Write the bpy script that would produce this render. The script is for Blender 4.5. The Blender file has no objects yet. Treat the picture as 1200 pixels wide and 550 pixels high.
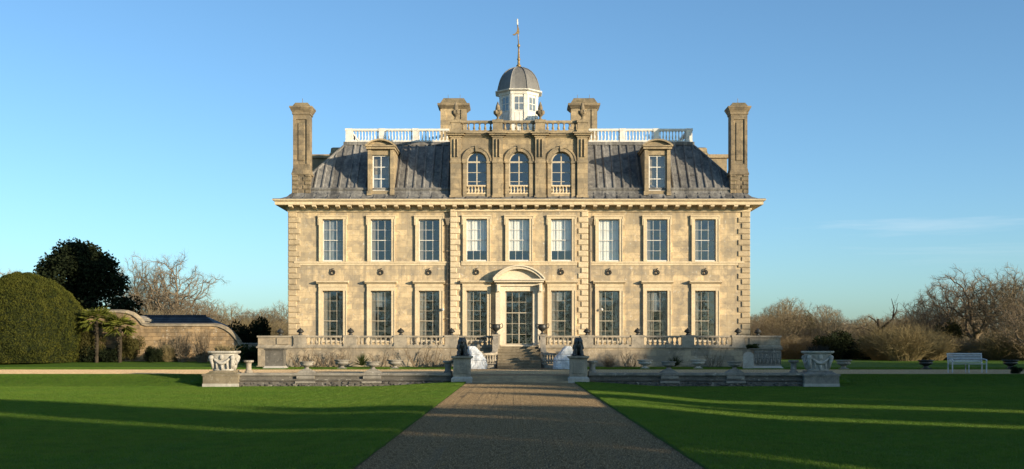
import bpy, bmesh, math, random
from mathutils import Vector, Matrix, noise as mnoise
R = math.radians
PI = math.pi
sc = bpy.context.scene
col = sc.collection
rnd = random.Random(7)

# ------------------------------------------------------------------ layout
CAM = Vector((-0.17, 0.0, 1.65))
F = 1350.0                         # focal length in photo pixels (1200 wide)
def PX(px, Y):                     # world x of a photo column at depth Y
    return (px - 605.0) * Y / F + CAM.x
def PZ(py, Y):
    return CAM.z + (404.0 - py) * Y / F
UP = 0.30                          # level of the upper terrace ground
YF = 70.0                          # facade plane

# ------------------------------------------------------------------ materials
def sock(nt, v):
    return v
class NT:
    def __init__(s, name):
        s.m = bpy.data.materials.new(name); s.m.use_nodes = True
        s.t = s.m.node_tree; s.n = s.t.nodes; s.l = s.t.links
        s.b = s.n['Principled BSDF']; s.out = s.n['Material Output']
    def node(s, typ, **kw):
        n = s.n.new(typ)
        for k, v in kw.items():
            if hasattr(n, k) and k not in n.inputs: setattr(n, k, v)
            else: s.put(n.inputs[k], v)
        return n
    def put(s, inp, v):
        if hasattr(v, 'links') or isinstance(v, bpy.types.NodeSocket): s.l.new(v, inp)
        else: inp.default_value = v
    def pos(s):
        return s.node('ShaderNodeNewGeometry').outputs['Position']
    def objc(s):
        return s.node('ShaderNodeTexCoord').outputs['Object']
    def mapped(s, vec, scale=(1, 1, 1)):
        n = s.node('ShaderNodeMapping'); s.l.new(vec, n.inputs['Vector']); n.inputs['Scale'].default_value = scale
        return n.outputs['Vector']
    def noise(s, vec, scale, detail=4, rough=.6, lac=2.0, dist=0):
        n = s.node('ShaderNodeTexNoise'); s.l.new(vec, n.inputs['Vector'])
        n.inputs['Scale'].default_value = scale; n.inputs['Detail'].default_value = detail
        n.inputs['Roughness'].default_value = rough; n.inputs['Distortion'].default_value = dist
        return n.outputs['Fac']
    def ramp(s, fac, stops, interp='LINEAR'):
        n = s.node('ShaderNodeValToRGB'); n.color_ramp.interpolation = interp
        e = n.color_ramp.elements
        while len(e) < len(stops): e.new(.5)
        for i, (p, c) in enumerate(stops):
            e[i].position = p; e[i].color = (c, c, c, 1) if not isinstance(c, tuple) else (*c, 1)
        s.l.new(fac, n.inputs['Fac'])
        return n.outputs['Color']
    def mix(s, fac, a, b, blend='MIX'):
        n = s.node('ShaderNodeMix', data_type='RGBA', blend_type=blend)
        s.put(n.inputs['Factor'], fac)
        s.put(n.inputs[6], (*a, 1) if isinstance(a, tuple) else a)
        s.put(n.inputs[7], (*b, 1) if isinstance(b, tuple) else b)
        return n.outputs[2]
    def math(s, op, a, b=0.0):
        n = s.node('ShaderNodeMath', operation=op); s.put(n.inputs[0], a); s.put(n.inputs[1], b)
        return n.outputs[0]
    def bump(s, h, strength=.3, dist=.02, normal=None):
        n = s.node('ShaderNodeBump'); s.l.new(h, n.inputs['Height'])
        n.inputs['Strength'].default_value = strength; n.inputs['Distance'].default_value = dist
        if normal is not None: s.l.new(normal, n.inputs['Normal'])
        s.l.new(n.outputs['Normal'], s.b.inputs['Normal'])
        return n.outputs['Normal']
    def base(s, c, rough=.9, spec=.2, metal=0):
        s.put(s.b.inputs['Base Color'], (*c, 1) if isinstance(c, tuple) else c)
        s.put(s.b.inputs['Roughness'], rough)
        s.b.inputs['Specular IOR Level'].default_value = spec
        s.b.inputs['Metallic'].default_value = metal
        return s.m

def wallvec(n, p):                 # (x+y, z) so that courses run round corners
    sp = n.node('ShaderNodeSeparateXYZ'); n.l.new(p, sp.inputs[0])
    c = n.node('ShaderNodeCombineXYZ')
    n.l.new(n.math('ADD', sp.outputs[0], sp.outputs[1]), c.inputs[0]); n.l.new(sp.outputs[2], c.inputs[1])
    return c.outputs[0]

def stone_mat(name, a, b, stain, stain_amt=.5, block=None, white=0.0, bump=.35, moss=0.0, streaks=0.0):
    n = NT(name); p = n.pos()
    c = n.mix(n.ramp(n.noise(p, .55, 5, .65), [(.35, 0.), (.65, 1.)]), a, b)
    h = n.noise(p, 22, 5, .7)
    if block:
        br = n.node('ShaderNodeTexBrick'); n.l.new(wallvec(n, p), br.inputs['Vector'])
        br.inputs['Scale'].default_value = 1; br.inputs['Brick Width'].default_value = block[0]
        br.inputs['Row Height'].default_value = block[1]; br.inputs['Mortar Size'].default_value = .012
        br.inputs['Mortar Smooth'].default_value = .6; br.inputs['Bias'].default_value = 0
        br.inputs['Color1'].default_value = (.64, .65, .67, 1); br.inputs['Color2'].default_value = (1.16, 1.13, 1.08, 1)
        br.inputs['Mortar'].default_value = (.62, .58, .52, 1)
        c = n.mix(.85, c, br.outputs['Color'], 'MULTIPLY')
        b2 = n.node('ShaderNodeTexBrick'); n.l.new(wallvec(n, p), b2.inputs['Vector'])
        for k_, v_ in (('Scale', 1), ('Brick Width', block[0]), ('Row Height', block[1]), ('Mortar Size', 0.0), ('Bias', .35)): b2.inputs[k_].default_value = v_
        b2.offset = .5; b2.squash = 1.0; b2.inputs['Color1'].default_value = (1, 1, 1, 1); b2.inputs['Color2'].default_value = (0, 0, 0, 1)
        c = n.mix(n.math('MULTIPLY', n.math('MULTIPLY', b2.outputs['Color'], n.ramp(n.noise(p, .8, 3, .6), [(.35, 0.), (.6, 1.)])), .38), c, tuple((x+y+z)/3*(.95 if i_ == 0 else (.88 if i_ == 1 else .74)) for i_, (x, y, z) in enumerate([b]*3)))
        h = n.math('SUBTRACT', n.math('MULTIPLY', h, .5), n.math('MULTIPLY', br.outputs['Fac'], .6))
    c = n.mix(n.math('MULTIPLY', n.ramp(n.noise(p, 1.7, 7, .72, dist=.6), [(.47, 0.), (.7, 1.)]), stain_amt), c, stain)
    # runs of dirt, long in z
    c = n.mix(n.math('MULTIPLY', n.ramp(n.noise(n.mapped(p, (2.2, 2.2, .28)), 1.0, 5, .65), [(.52, 0.), (.74, 1.)]), stain_amt * .8), c, stain)
    c = n.mix(n.math('MULTIPLY', n.ramp(n.noise(p, 9, 4, .7), [(.48, 0.), (.66, 1.)]), .5), c, tuple(x * .58 for x in a))
    c = n.mix(n.math('MULTIPLY', n.ramp(n.noise(p, 30, 3, .8), [(.5, 0.), (.75, 1.)]), .4), c, tuple(x * .5 for x in a))
    if streaks:
        sp_ = n.node('ShaderNodeSeparateXYZ'); n.l.new(p, sp_.inputs[0]); z_ = n.math('DIVIDE', sp_.outputs[2], 12.0)
        band = n.ramp(z_, [(.40, 0.), (.535, .9), (.54, 0.), (.70, 0.), (.80, .75), (.815, 0.)])
        st_ = n.ramp(n.noise(n.mapped(p, (3.2, 3.2, .12)), 1.0, 5, .7), [(.42, 0.), (.66, 1.)])
        c = n.mix(n.math('MULTIPLY', n.math('MULTIPLY', band, st_), streaks), c, stain)
    if white:
        c = n.mix(n.math('MULTIPLY', n.ramp(n.noise(p, 4.2, 6, .75), [(.58, 0.), (.68, 1.)]), white), c, (.62, .58, .50))
    if moss:
        ge = n.node('ShaderNodeNewGeometry'); sp = n.node('ShaderNodeSeparateXYZ'); n.l.new(ge.outputs['Normal'], sp.inputs[0])
        up = n.ramp(sp.outputs[2], [(.35, 0.), (.9, 1.)])
        f = n.math('MULTIPLY', n.math('MULTIPLY', up, n.ramp(n.noise(p, 3.5, 5, .7), [(.4, 0.), (.6, 1.)])), moss)
        c = n.mix(f, c, (.10, .095, .03))
    n.bump(h, bump, .03)
    return n.base(c, .92, .15)

M = {}
M['wall'] = stone_mat('honey limestone ashlar', (.64, .50, .305), (.44, .355, .235), (.205, .183, .15), 1.0, (.95, .345), .8, streaks=.95)
M['trim'] = stone_mat('pale limestone dressing', (.66, .545, .365), (.56, .455, .30), (.34, .28, .195), .5, None, .15)
M['pale'] = stone_mat('pale portland stone', (.70, .61, .46), (.60, .52, .39), (.42, .36, .27), .4, None, .1)
M['quoin'] = stone_mat('weathered quoin stone', (.50, .395, .25), (.38, .305, .20), (.22, .18, .125), .8, None, .25)
M['chimney'] = stone_mat('sooty chimney limestone', (.32, .25, .16), (.18, .148, .105), (.065, .057, .045), 1.0, (.55, .3), .15, moss=.9)
M['attic'] = stone_mat('weathered attic limestone', (.43, .335, .205), (.29, .235, .16), (.13, .112, .085), 1.0, (.8, .3), .15, moss=.5)
M['terrace'] = stone_mat('terrace limestone', (.42, .345, .245), (.32, .27, .20), (.14, .127, .105), .95, (1.0, .33), .35, moss=.3)
M['terrace_trim'] = stone_mat('lichened balustrade limestone', (.40, .345, .265), (.30, .265, .21), (.13, .123, .108), .85, None, .35)
M['grey'] = stone_mat('grey garden stone', (.30, .275, .23), (.23, .215, .19), (.10, .095, .085), .75, None, .65, .5)
M['lichen'] = stone_mat('white lichened stone', (.49, .46, .40), (.37, .35, .31), (.20, .185, .16), .5, None, .6, .5)
M['damp'] = stone_mat('damp grey garden wall', (.165, .152, .13), (.12, .113, .10), (.05, .048, .043), .8, None, .45, .5)
M['flint'] = stone_mat('flint footing stone', (.13, .122, .108), (.085, .08, .073), (.035, .034, .032), .8, None, .6, .8)
M['step'] = stone_mat('worn mossy step stone', (.26, .215, .15), (.19, .16, .115), (.075, .065, .045), .8, None, .1, .5, moss=.9)
M['tread'] = stone_mat('worn tan tread stone', (.42, .33, .215), (.33, .265, .18), (.17, .14, .10), .6, None, .1, .4)
M['mossy'] = stone_mat('mossy brown plinth stone', (.27, .225, .155), (.20, .17, .12), (.085, .075, .055), .8, None, .25, .5, moss=.6)
M['brickwall'] = stone_mat('old garden wall rubble', (.42, .30, .17), (.26, .185, .11), (.10, .08, .055), 1.0, (.55, .24), .6, 1.0, moss=.4)

def lead_mat(name, a, b, c2):
    n = NT(name); p = n.pos()
    c = n.mix(n.ramp(n.noise(p, .9, 6, .7), [(.35, 0.), (.65, 1.)]), a, b)
    c = n.mix(n.math('MULTIPLY', n.ramp(n.noise(n.mapped(p, (5, 5, .5)), 1, 5, .7), [(.45, 0.), (.75, 1.)]), .7), c, c2)
    sp_ = n.node('ShaderNodeSeparateXYZ'); n.l.new(p, sp_.inputs[0])
    wn = n.node('ShaderNodeTexWhiteNoise', noise_dimensions='1D'); n.l.new(n.math('FLOOR', n.math('DIVIDE', n.math('ADD', sp_.outputs[0], 13.5), .5094)), wn.inputs['W'])
    c = n.mix(.75, c, n.ramp(wn.outputs['Value'], [(0, .62), (1, 1.3)]), 'MULTIPLY')
    n.bump(n.noise(p, 6, 4, .6), .25, .03)
    return n.base(c, n.ramp(n.noise(p, 2, 4), [(.3, .5), (.7, .75)]), .35)
M['lead'] = lead_mat('weathered roof lead', (.178, .171, .158), (.064, .065, .068), (.34, .32, .285))
M['lead_dark'] = lead_mat('grey dome lead', (.175, .17, .162), (.125, .123, .12), (.22, .21, .195))
M['slate'] = lead_mat('grey roof slate', (.075, .075, .078), (.055, .056, .06), (.10, .098, .095))

def plain(name, c, rough=.6, var=.15, scale=5, spec=.3, metal=0, bump=0):
    n = NT(name); p = n.pos()
    k = n.mix(n.ramp(n.noise(p, scale, 5, .7), [(.35, 0.), (.68, 1.)]), c, tuple(x * (1 - var) for x in c))
    if bump: n.bump(n.noise(p, scale * 4, 4, .7), bump, .02)
    return n.base(k, rough, spec, metal)
M['white'] = plain('white exterior paint', (.70, .675, .615), .55, .3, 3)
M['cream'] = plain('cream joinery paint', (.46, .405, .31), .5, .18)
M['bronze'] = plain('dark bronze', (.030, .031, .028), .45, .4, 8, .5)
M['iron'] = plain('rusty dark iron', (.055, .047, .04), .6, .4, 10)
M['gilt'] = plain('dull gilding', (.30, .20, .085), .5, .4, 10, .4, .3)
M['pipe'] = plain('brown lead pipe', (.20, .165, .12), .6, .3)
M['inside'] = plain('dim room interior', (.15, .125, .10), .9, .5, 1.3)
M['blind'] = plain('white roller blind', (.80, .76, .68), .8, .08, 3)
M['curtain'] = plain('grey net curtain', (.22, .235, .245), .9, .3, 4)
M['shutter'] = plain('folded panelled shutter', (.28, .25, .21), .6, .2, 2)
M['bench'] = plain('white bench paint', (.56, .56, .55), .6, .3, 8)
M['bark'] = plain('grey brown winter bark', (.20, .155, .105), .95, .5, 3, .1, 0, .5)
M['bark_dark'] = plain('dark ivy clad bark', (.055, .045, .032), .95, .5, 3, .1, 0, .5)
M['twig'] = plain('bare brown twigs', (.235, .188, .115), .95, .35, .35, .1)
M['twig_grey'] = plain('bare grey twigs', (.205, .162, .112), .95, .35, .35, .1)
M['scrub'] = plain('straw coloured scrub twigs', (.25, .20, .10), .95, .4, .5, .1)
M['soil'] = plain('bare border soil', (.045, .033, .022), .95, .4, 6, .1, 0, .6)
def leaf_mat(name, a, b, scale=1.2):
    n = NT(name); p = n.pos()
    c = n.mix(n.ramp(n.noise(p, scale, 5, .7), [(.35, 0.), (.65, 1.)]), a, b)
    m = n.base(c, .85, .06)
    tr = n.node('ShaderNodeBsdfTranslucent'); n.l.new(c, tr.inputs['Color'])
    mx = n.node('ShaderNodeMixShader'); mx.inputs[0].default_value = .25
    n.l.new(n.b.outputs[0], mx.inputs[1]); n.l.new(tr.outputs[0], mx.inputs[2]); n.l.new(mx.outputs[0], n.out.inputs['Surface'])
    return m
M['yew'] = leaf_mat('clipped yew foliage', (.108, .110, .021), (.042, .052, .012), 1.6)
M['holm'] = leaf_mat('dark evergreen foliage', (.022, .030, .013), (.014, .020, .010), .8)
M['shrub'] = leaf_mat('green shrub foliage', (.045, .060, .018), (.025, .038, .012), 2)
M['palm'] = leaf_mat('palm frond', (.16, .165, .03), (.08, .10, .02), 3)
M['ivy'] = leaf_mat('olive ivy foliage', (.085, .075, .025), (.05, .05, .016), 1.5)

def glass_mat():
    n = NT('old window glass'); p = n.pos()
    tr = n.node('ShaderNodeBsdfTransparent'); tr.inputs[0].default_value = (.86, .89, .90, 1)
    gl = n.node('ShaderNodeBsdfGlossy'); gl.inputs['Roughness'].default_value = .02; gl.inputs['Color'].default_value = (.95, .97, 1, 1)
    bp = n.node('ShaderNodeBump'); bp.inputs['Strength'].default_value = .22; bp.inputs['Distance'].default_value = .05
    n.l.new(n.noise(p, 1.6, 2, .5), bp.inputs['Height']); n.l.new(bp.outputs[0], gl.inputs['Normal'])
    lw = n.node('ShaderNodeLayerWeight'); lw.inputs['Blend'].default_value = .5
    k = n.math('ADD', .11, n.math('MULTIPLY', n.math('POWER', lw.outputs['Facing'], 4.0), .85))
    mx = n.node('ShaderNodeMixShader'); n.l.new(k, mx.inputs[0])
    n.l.new(tr.outputs[0], mx.inputs[1]); n.l.new(gl.outputs[0], mx.inputs[2]); n.l.new(mx.outputs[0], n.out.inputs['Surface'])
    return n.m
M['glass'] = glass_mat()

def grass_mat():
    n = NT('mown winter lawn'); p = n.pos()
    c = n.mix(n.ramp(n.noise(p, .35, 6, .7), [(.35, 0.), (.65, 1.)]), (.060, .132, .010), (.082, .150, .012))
    c = n.mix(n.math('MULTIPLY', n.ramp(n.noise(p, 3.5, 6, .75), [(.45, 0.), (.7, 1.)]), .6), c, (.042, .098, .007))
    c = n.mix(n.math('MULTIPLY', n.ramp(n.noise(p, 60, 4, .8), [(.5, 0.), (.8, 1.)]), .6), c, (.10, .15, .03))
    h = n.math('ADD', n.noise(p, 70, 4, .8), n.math('MULTIPLY', n.noise(p, 4, 4, .7), 1.5))
    n.bump(h, .9, .05)
    return n.base(c, .85, .15)
M['grass'] = grass_mat()

def gravel_mat(name, tones, fine=45):
    n = NT(name); p = n.pos()
    v = n.node('ShaderNodeTexVoronoi'); n.l.new(p, v.inputs['Vector']); v.inputs['Scale'].default_value = fine
    c = n.ramp(n.math('FRACT', n.math('MULTIPLY', v.outputs['Color'], 1.0)), [(0, tones[0]), (.45, tones[1]), (.8, tones[2]), (1, tones[3])])
    patch = n.ramp(n.noise(n.mapped(p, (1, .35, 1)), .8, 6, .7), [(.3, .72), (.7, 1.12)])
    c = n.mix(1.0, c, patch, 'MULTIPLY')
    h = n.math('ADD', n.math('MULTIPLY', v.outputs['Distance'], -1.0), n.math('MULTIPLY', n.noise(p, 9, 4, .7), .5))
    n.bump(h, 1.0, .06)
    return n.base(c, .9, .2)
M['gravel'] = gravel_mat('brown pea gravel', [(.085, .058, .030), (.175, .122, .064), (.26, .19, .105), (.42, .33, .20)])
M['drive'] = gravel_mat('tan drive gravel', [(.28, .19, .105), (.42, .30, .17), (.52, .38, .23), (.62, .48, .31)])

def tarp_mat():
    n = NT('white winter wrapping'); p = n.pos()
    c = n.mix(n.ramp(n.noise(p, 4, 5, .7), [(.4, 0.), (.6, 1.)]), (.74, .77, .80), (.48, .52, .56))
    n.bump(n.noise(n.mapped(p, (1, 1, .45)), 9, 5, .75, dist=2.0), 1.0, .10)
    return n.base(c, .42, .4)
M['tarp'] = tarp_mat()

# ------------------------------------------------------------------ mesh builder
class MB:
    def __init__(s): s.v = []; s.f = []
    def add(s, vs, fs):
        o = len(s.v); s.v.extend(tuple(v) for v in vs); s.f.extend(tuple(i + o for i in f) for f in fs); return s
    def box(s, x0, x1, y0, y1, z0, z1):
        vs = [(x0,y0,z0),(x1,y0,z0),(x1,y1,z0),(x0,y1,z0),(x0,y0,z1),(x1,y0,z1),(x1,y1,z1),(x0,y1,z1)]
        return s.add(vs, [(0,3,2,1),(4,5,6,7),(0,1,5,4),(1,2,6,5),(2,3,7,6),(3,0,4,7)])
    def cham(s, x0, x1, y0, y1, z0, z1, c=.03):   # block whose front (-y) face is chamfered
        vs = [(x0,y0+c,z0),(x1,y0+c,z0),(x1,y1,z0),(x0,y1,z0),(x0,y0+c,z1),(x1,y0+c,z1),(x1,y1,z1),(x0,y1,z1),
              (x0+c,y0,z0+c),(x1-c,y0,z0+c),(x1-c,y0,z1-c),(x0+c,y0,z1-c)]
        return s.add(vs, [(0,3,2,1),(4,5,6,7),(1,2,6,5),(2,3,7,6),(3,0,4,7),(8,9,10,11),(0,1,9,8),(1,5,10,9),(5,4,11,10),(4,0,8,11)])
    def taper(s, cx, cy, z0, z1, a0, b0, a1, b1):
        vs = [(cx-a0,cy-b0,z0),(cx+a0,cy-b0,z0),(cx+a0,cy+b0,z0),(cx-a0,cy+b0,z0),(cx-a1,cy-b1,z1),(cx+a1,cy-b1,z1),(cx+a1,cy+b1,z1),(cx-a1,cy+b1,z1)]
        return s.add(vs, [(0,3,2,1),(4,5,6,7),(0,1,5,4),(1,2,6,5),(2,3,7,6),(3,0,4,7)])
    def lathe(s, prof, c=(0,0,0), n=16, phase=0, sq=None):
        vs, fs = [], []
        for r, z in prof:
            for k in range(n):
                a = 2*PI*k/n + phase
                ca, sa = math.cos(a), math.sin(a); rr = r
                if sq:
                    rr = r / (abs(ca)**sq + abs(sa)**sq) ** (1/sq)
                vs.append((c[0]+rr*ca, c[1]+rr*sa, c[2]+z))
        m = len(prof)
        for i in range(m-1):
            for k in range(n):
                a, b = i*n+k, i*n+(k+1) % n
                fs.append((a, b, b+n, a+n))
        fs.append(tuple(reversed(range(n)))); fs.append(tuple(range((m-1)*n, m*n)))
        return s.add(vs, fs)
    def tube(s, pts, rad, n=6, cap=True):
        pts = [Vector(p) for p in pts]
        if not hasattr(rad, '__len__'): rad = [rad]*len(pts)
        vs, fs = [], []; prev = None
        for i, p in enumerate(pts):
            d = (pts[min(i+1, len(pts)-1)] - pts[max(i-1, 0)])
            d = d.normalized() if d.length > 1e-9 else Vector((0,0,1))
            if prev is None:
                u = d.orthogonal().normalized()
            else:
                u = prev - d*prev.dot(d); u = u.normalized() if u.length > 1e-6 else d.orthogonal().normalized()
            prev = u; w = d.cross(u)
            for k in range(n):
                a = 2*PI*k/n
                vs.append(p + (u*math.cos(a) + w*math.sin(a))*rad[i])
        for i in range(len(pts)-1):
            for k in range(n):
                a, b = i*n+k, i*n+(k+1) % n
                fs.append((a, b, b+n, a+n))
        if cap:
            fs.append(tuple(reversed(range(n)))); fs.append(tuple(range((len(pts)-1)*n, len(pts)*n)))
        return s.add(vs, fs)
    def prism_y(s, poly, y0, y1):      # poly in (x,z), counter-clockwise seen from -y
        n = len(poly)
        vs = [(x, y0, z) for x, z in poly] + [(x, y1, z) for x, z in poly]
        fs = [tuple(range(n)), tuple(reversed(range(n, 2*n)))] + [(i, i+n, (i+1) % n+n, (i+1) % n) for i in range(n)]
        return s.add(vs, fs)
    def prism_x(s, poly, x0, x1):      # poly in (y,z)
        n = len(poly)
        vs = [(x0, y, z) for y, z in poly] + [(x1, y, z) for y, z in poly]
        fs = [tuple(reversed(range(n))), tuple(range(n, 2*n))] + [(i, (i+1) % n, (i+1) % n+n, i+n) for i in range(n)]
        return s.add(vs, fs)
    def ball(s, c, r, nu=12, nv=8, rot=None):
        if not hasattr(r, '__len__'): r = (r, r, r)
        vs, fs = [], []
        for j in range(1, nv):
            t = PI*j/nv
            for k in range(nu):
                a = 2*PI*k/nu
                v = Vector((r[0]*math.sin(t)*math.cos(a), r[1]*math.sin(t)*math.sin(a), r[2]*math.cos(t)))
                if rot is not None: v = rot @ v
                vs.append(Vector(c)+v)
        top = Vector((0,0,r[2])); top = rot @ top if rot is not None else top
        vs.append(Vector(c)+top); vs.append(Vector(c)-top)
        T, B = len(vs)-2, len(vs)-1
        for j in range(nv-2):
            for k in range(nu):
                a, b = j*nu+k, j*nu+(k+1) % nu
                fs.append((a, a+nu, b+nu, b))
        for k in range(nu):
            fs.append((T, k, (k+1) % nu)); fs.append((B, (nv-2)*nu+(k+1) % nu, (nv-2)*nu+k))
        return s.add(vs, fs)
    def torus(s, c, R_, r, axis='y', n=14, m=6):
        vs, fs = [], []
        for i in range(n):
            a = 2*PI*i/n
            for j in range(m):
                b = 2*PI*j/m; q = R_+r*math.cos(b)
                u, v, w = q*math.cos(a), q*math.sin(a), r*math.sin(b)
                vs.append((c[0]+u, c[1]+w, c[2]+v) if axis == 'y' else (c[0]+u, c[1]+v, c[2]+w))
        for i in range(n):
            for j in range(m):
                a, b = i*m+j, i*m+(j+1) % m; a2, b2 = ((i+1) % n)*m+j, ((i+1) % n)*m+(j+1) % m
                fs.append((a, b, b2, a2))
        return s.add(vs, fs)
    def arch_band(s, cx, cz, r0, r1, y0, y1, a0=0, a1=PI, n=16, sx=1.0):
        """solid curved band in the xz plane between radii r0 and r1"""
        vs, fs = [], []
        for i in range(n+1):
            a = a0+(a1-a0)*i/n; ca, sa = math.cos(a), math.sin(a)
            for r in (r0, r1):
                for y in (y0, y1): vs.append((cx+r*ca*sx, y, cz+r*sa))
        for i in range(n):
            o = i*4; q = o+4
            fs += [(o, q, q+2, o+2), (o+1, o+3, q+3, q+1), (o+2, q+2, q+3, o+3), (o, o+1, q+1, q)]
        fs += [(0, 2, 3, 1), (n*4, n*4+1, n*4+3, n*4+2)]
        return s.add(vs, fs)
    def mesh(s, name, mat=None, smooth=False, fix=True):
        me = bpy.data.meshes.new(name)
        me.from_pydata(s.v, [], s.f)
        if fix:
            b = bmesh.new(); b.from_mesh(me); bmesh.ops.recalc_face_normals(b, faces=b.faces); b.to_mesh(me); b.free()
        if mat: me.materials.append(M[mat])
        if smooth: me.polygons.foreach_set('use_smooth', [True]*len(me.polygons))
        me.update()
        return me
    def build(s, name, mat, parent=None, loc=(0,0,0), smooth=False, fix=True, world=True, label=None):
        """vertices were given in world space (world=True): they are moved into the parent's frame"""
        if parent is not None and world:
            w = parent.get('_w', None)
            if w is not None:
                s.v = [(x-w[0], y-w[1], z-w[2]) for x, y, z in s.v]
        o = bpy.data.objects.new(name, s.mesh(name, mat, smooth, fix)); col.objects.link(o)
        if parent is not None:
            o.parent = parent
            if parent.get('_w', None) is not None: o['_w'] = list(parent['_w'])
        o.location = loc
        if label: o['label'] = label
        return o

def tag(o, label=None, cat=None, group=None, kind=None):
    for k, v in (('label', label), ('category', cat), ('group', group), ('kind', kind)):
        if v: o[k] = v
    return o
def empty(name, loc, label=None, cat=None, group=None, rz=0, w=False):
    o = bpy.data.objects.new(name, None); col.objects.link(o); o.location = loc; o.rotation_euler.z = rz
    o.empty_display_size = .3
    if w: o['_w'] = list(loc)
    return tag(o, label, cat, group)
def mark(o):
    return o
KIDS = {}
def kids(o):
    return [c for c in col.objects if c.parent == o]
def dup(o, loc=None, rz=None, scale=None, parent=None, label=None, group=None, ks=None):
    c = o.copy(); col.objects.link(c)
    if parent is not None: c.parent = parent
    for k in (ks if ks is not None else kids(o)):
        dup(k, parent=c)
    if loc is not None: c.location = loc
    if rz is not None: c.rotation_euler.z = rz
    if scale is not None: c.scale = scale if hasattr(scale, '__len__') else (scale,)*3
    if label: c['label'] = label
    if group: c['group'] = group
    return c

def smooth01(t):
    t = max(0, min(1, t)); return t*t*(3-2*t)

# ------------------------------------------------------------------ ground
def ground_h(x, y):
    ax = abs(x)
    low = -.10 if ax < 2.32 else (.045 - .20*smooth01((ax-2.34)/4.2))
    if y < 49.0 and ax >= 2.32: low += .02*mnoise.noise((x*.35, y*.35, 3))
    up = UP - .008 + .28*smooth01((y-64)/10) + .9*smooth01((y-100)/120)
    if ax > 2.32 and y > 62.5: up += .02
    edge = 13.5
    t_wall = 1.0 if y >= 50.25 else 0.0
    t_bank = smooth01((y-48.9)/3.4)
    k = smooth01((ax-edge)/1.0)
    t = t_wall*(1-k)+t_bank*k
    return low*(1-t)+up*t
xs = sorted(set([round(v, 3) for v in
    [s*t for s in (-1, 1) for t in [0, 1.2, 2.318, 2.335, 2.5, 2.8, 3.2, 3.7, 4.3, 5, 5.8, 6.6, 7.5, 8.5, 9.5, 10.5, 11.5, 12.5, 13.2, 13.5, 13.7, 13.9, 14.1, 14.3, 14.5,
     15.5, 17, 19, 22, 26, 31, 37, 45, 55, 70, 90, 130, 200, 320, 600, 1200]]]))
ys = [-400, -150, -80, -50, -30, -15, -5] + [i*1.5 for i in range(0, 32)] + [48.4, 48.9, 49.3, 49.6, 49.9, 50.2, 50.26, 50.4, 50.9, 51.4, 51.9, 52.3, 52.8, 54, 57, 60, 61.9, 62.4, 63, 64, 66, 68, 70, 73, 76, 80, 86, 93, 100, 115, 135, 160, 200, 260, 400, 700, 1400]
b = MB()
vs = [(x, y, ground_h(x, y)) for y in ys for x in xs]
nx = len(xs)
b.add(vs, [(j*nx+i, j*nx+i+1, (j+1)*nx+i+1, (j+1)*nx+i) for j in range(len(ys)-1) for i in range(nx-1)])
tag(b.build('lawn', 'grass', smooth=True), 'green mown lawn either side of the gravel path', 'lawn', kind='structure')

b = MB(); NXP = 10
py_ = [-12+i*.55 for i in range(112)]
py_[-1] = 49.1
for y in py_:
    for i in range(NXP+1):
        t = -1+2*i/NXP
        w = 2.335 + .028*mnoise.noise((y*1.3, t*3, 1)) + .018*mnoise.noise((y*4, t*7, 5))
        b.v.append((t*w, y, .035*(1-t*t) + .012*mnoise.noise((t*3, y*.6, 9))))
b.f = [(j*(NXP+1)+i, j*(NXP+1)+i+1, (j+1)*(NXP+1)+i+1, (j+1)*(NXP+1)+i) for j in range(len(py_)-1) for i in range(NXP)]
tag(b.build('path', 'gravel', smooth=True), 'brown gravel path leading to the front door', 'path', kind='structure')

b = MB()
def strip(b, x0, x1, y0, y1, z, n=40):
    vs = []
    for j in range(4):
        for i in range(n+1):
            x = x0+(x1-x0)*i/n; y = y0+(y1-y0)*j/3
            if j == 3: y += .07*mnoise.noise((x*.7, 0, 2))
            vs.append((x, y, z))
    b.add(vs, [(j*(n+1)+i, j*(n+1)+i+1, (j+1)*(n+1)+i+1, (j+1)*(n+1)+i) for j in range(3) for i in range(n)])
strip(b, -13.2, 13.2, 50.1, 52.8, UP+.004)
strip(b, -90, 90, 52.8, 62.0, UP+.004, 160)
tag(b.build('gravel_drive', 'drive'), 'tan gravel drive crossing in front of the terrace', 'drive', kind='structure')
# short gravel approach between drive and stairs
b = MB(); strip(b, -2.6, 2.6, 62.1, 66.0, UP+.024, 10)
tag(b.build('stair_forecourt_path', 'drive'), 'tan gravel at the foot of the stairs', 'path', kind='structure')

# blades of the mown grass: one tile of short blades set out over the lawn
def blade_mat():
    n = NT('grass blades'); p = n.pos()
    oi = n.node('ShaderNodeTexCoord').outputs['Object']
    c = n.mix(n.ramp(n.noise(p, .30, 6, .7), [(.35, 0.), (.65, 1.)]), (.074, .168, .011), (.108, .190, .015))
    c = n.mix(n.math('MULTIPLY', n.ramp(n.noise(p, 2.2, 6, .75), [(.45, 0.), (.7, 1.)]), .7), c, (.036, .086, .005))
    isl = n.node('ShaderNodeNewGeometry').outputs['Random Per Island']
    c = n.mix(n.ramp(isl, [(.55, 0.), (1., .55)]), c, (.16, .165, .045))
    c = n.mix(n.math('MULTIPLY', n.ramp(n.noise(p, .9, 4, .7), [(.52, 0.), (.72, 1.)]), .4), c, (.105, .125, .02))
    n.base(c, .6, .25)
    tr = n.node('ShaderNodeBsdfTranslucent'); n.l.new(c, tr.inputs['Color'])
    mx = n.node('ShaderNodeMixShader'); mx.inputs[0].default_value = .35
    n.l.new(n.b.outputs[0], mx.inputs[1]); n.l.new(tr.outputs[0], mx.inputs[2]); n.l.new(mx.outputs[0], n.out.inputs['Surface'])
    return n.m
M['blade'] = blade_mat()
rg = random.Random(21); b = MB()
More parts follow.
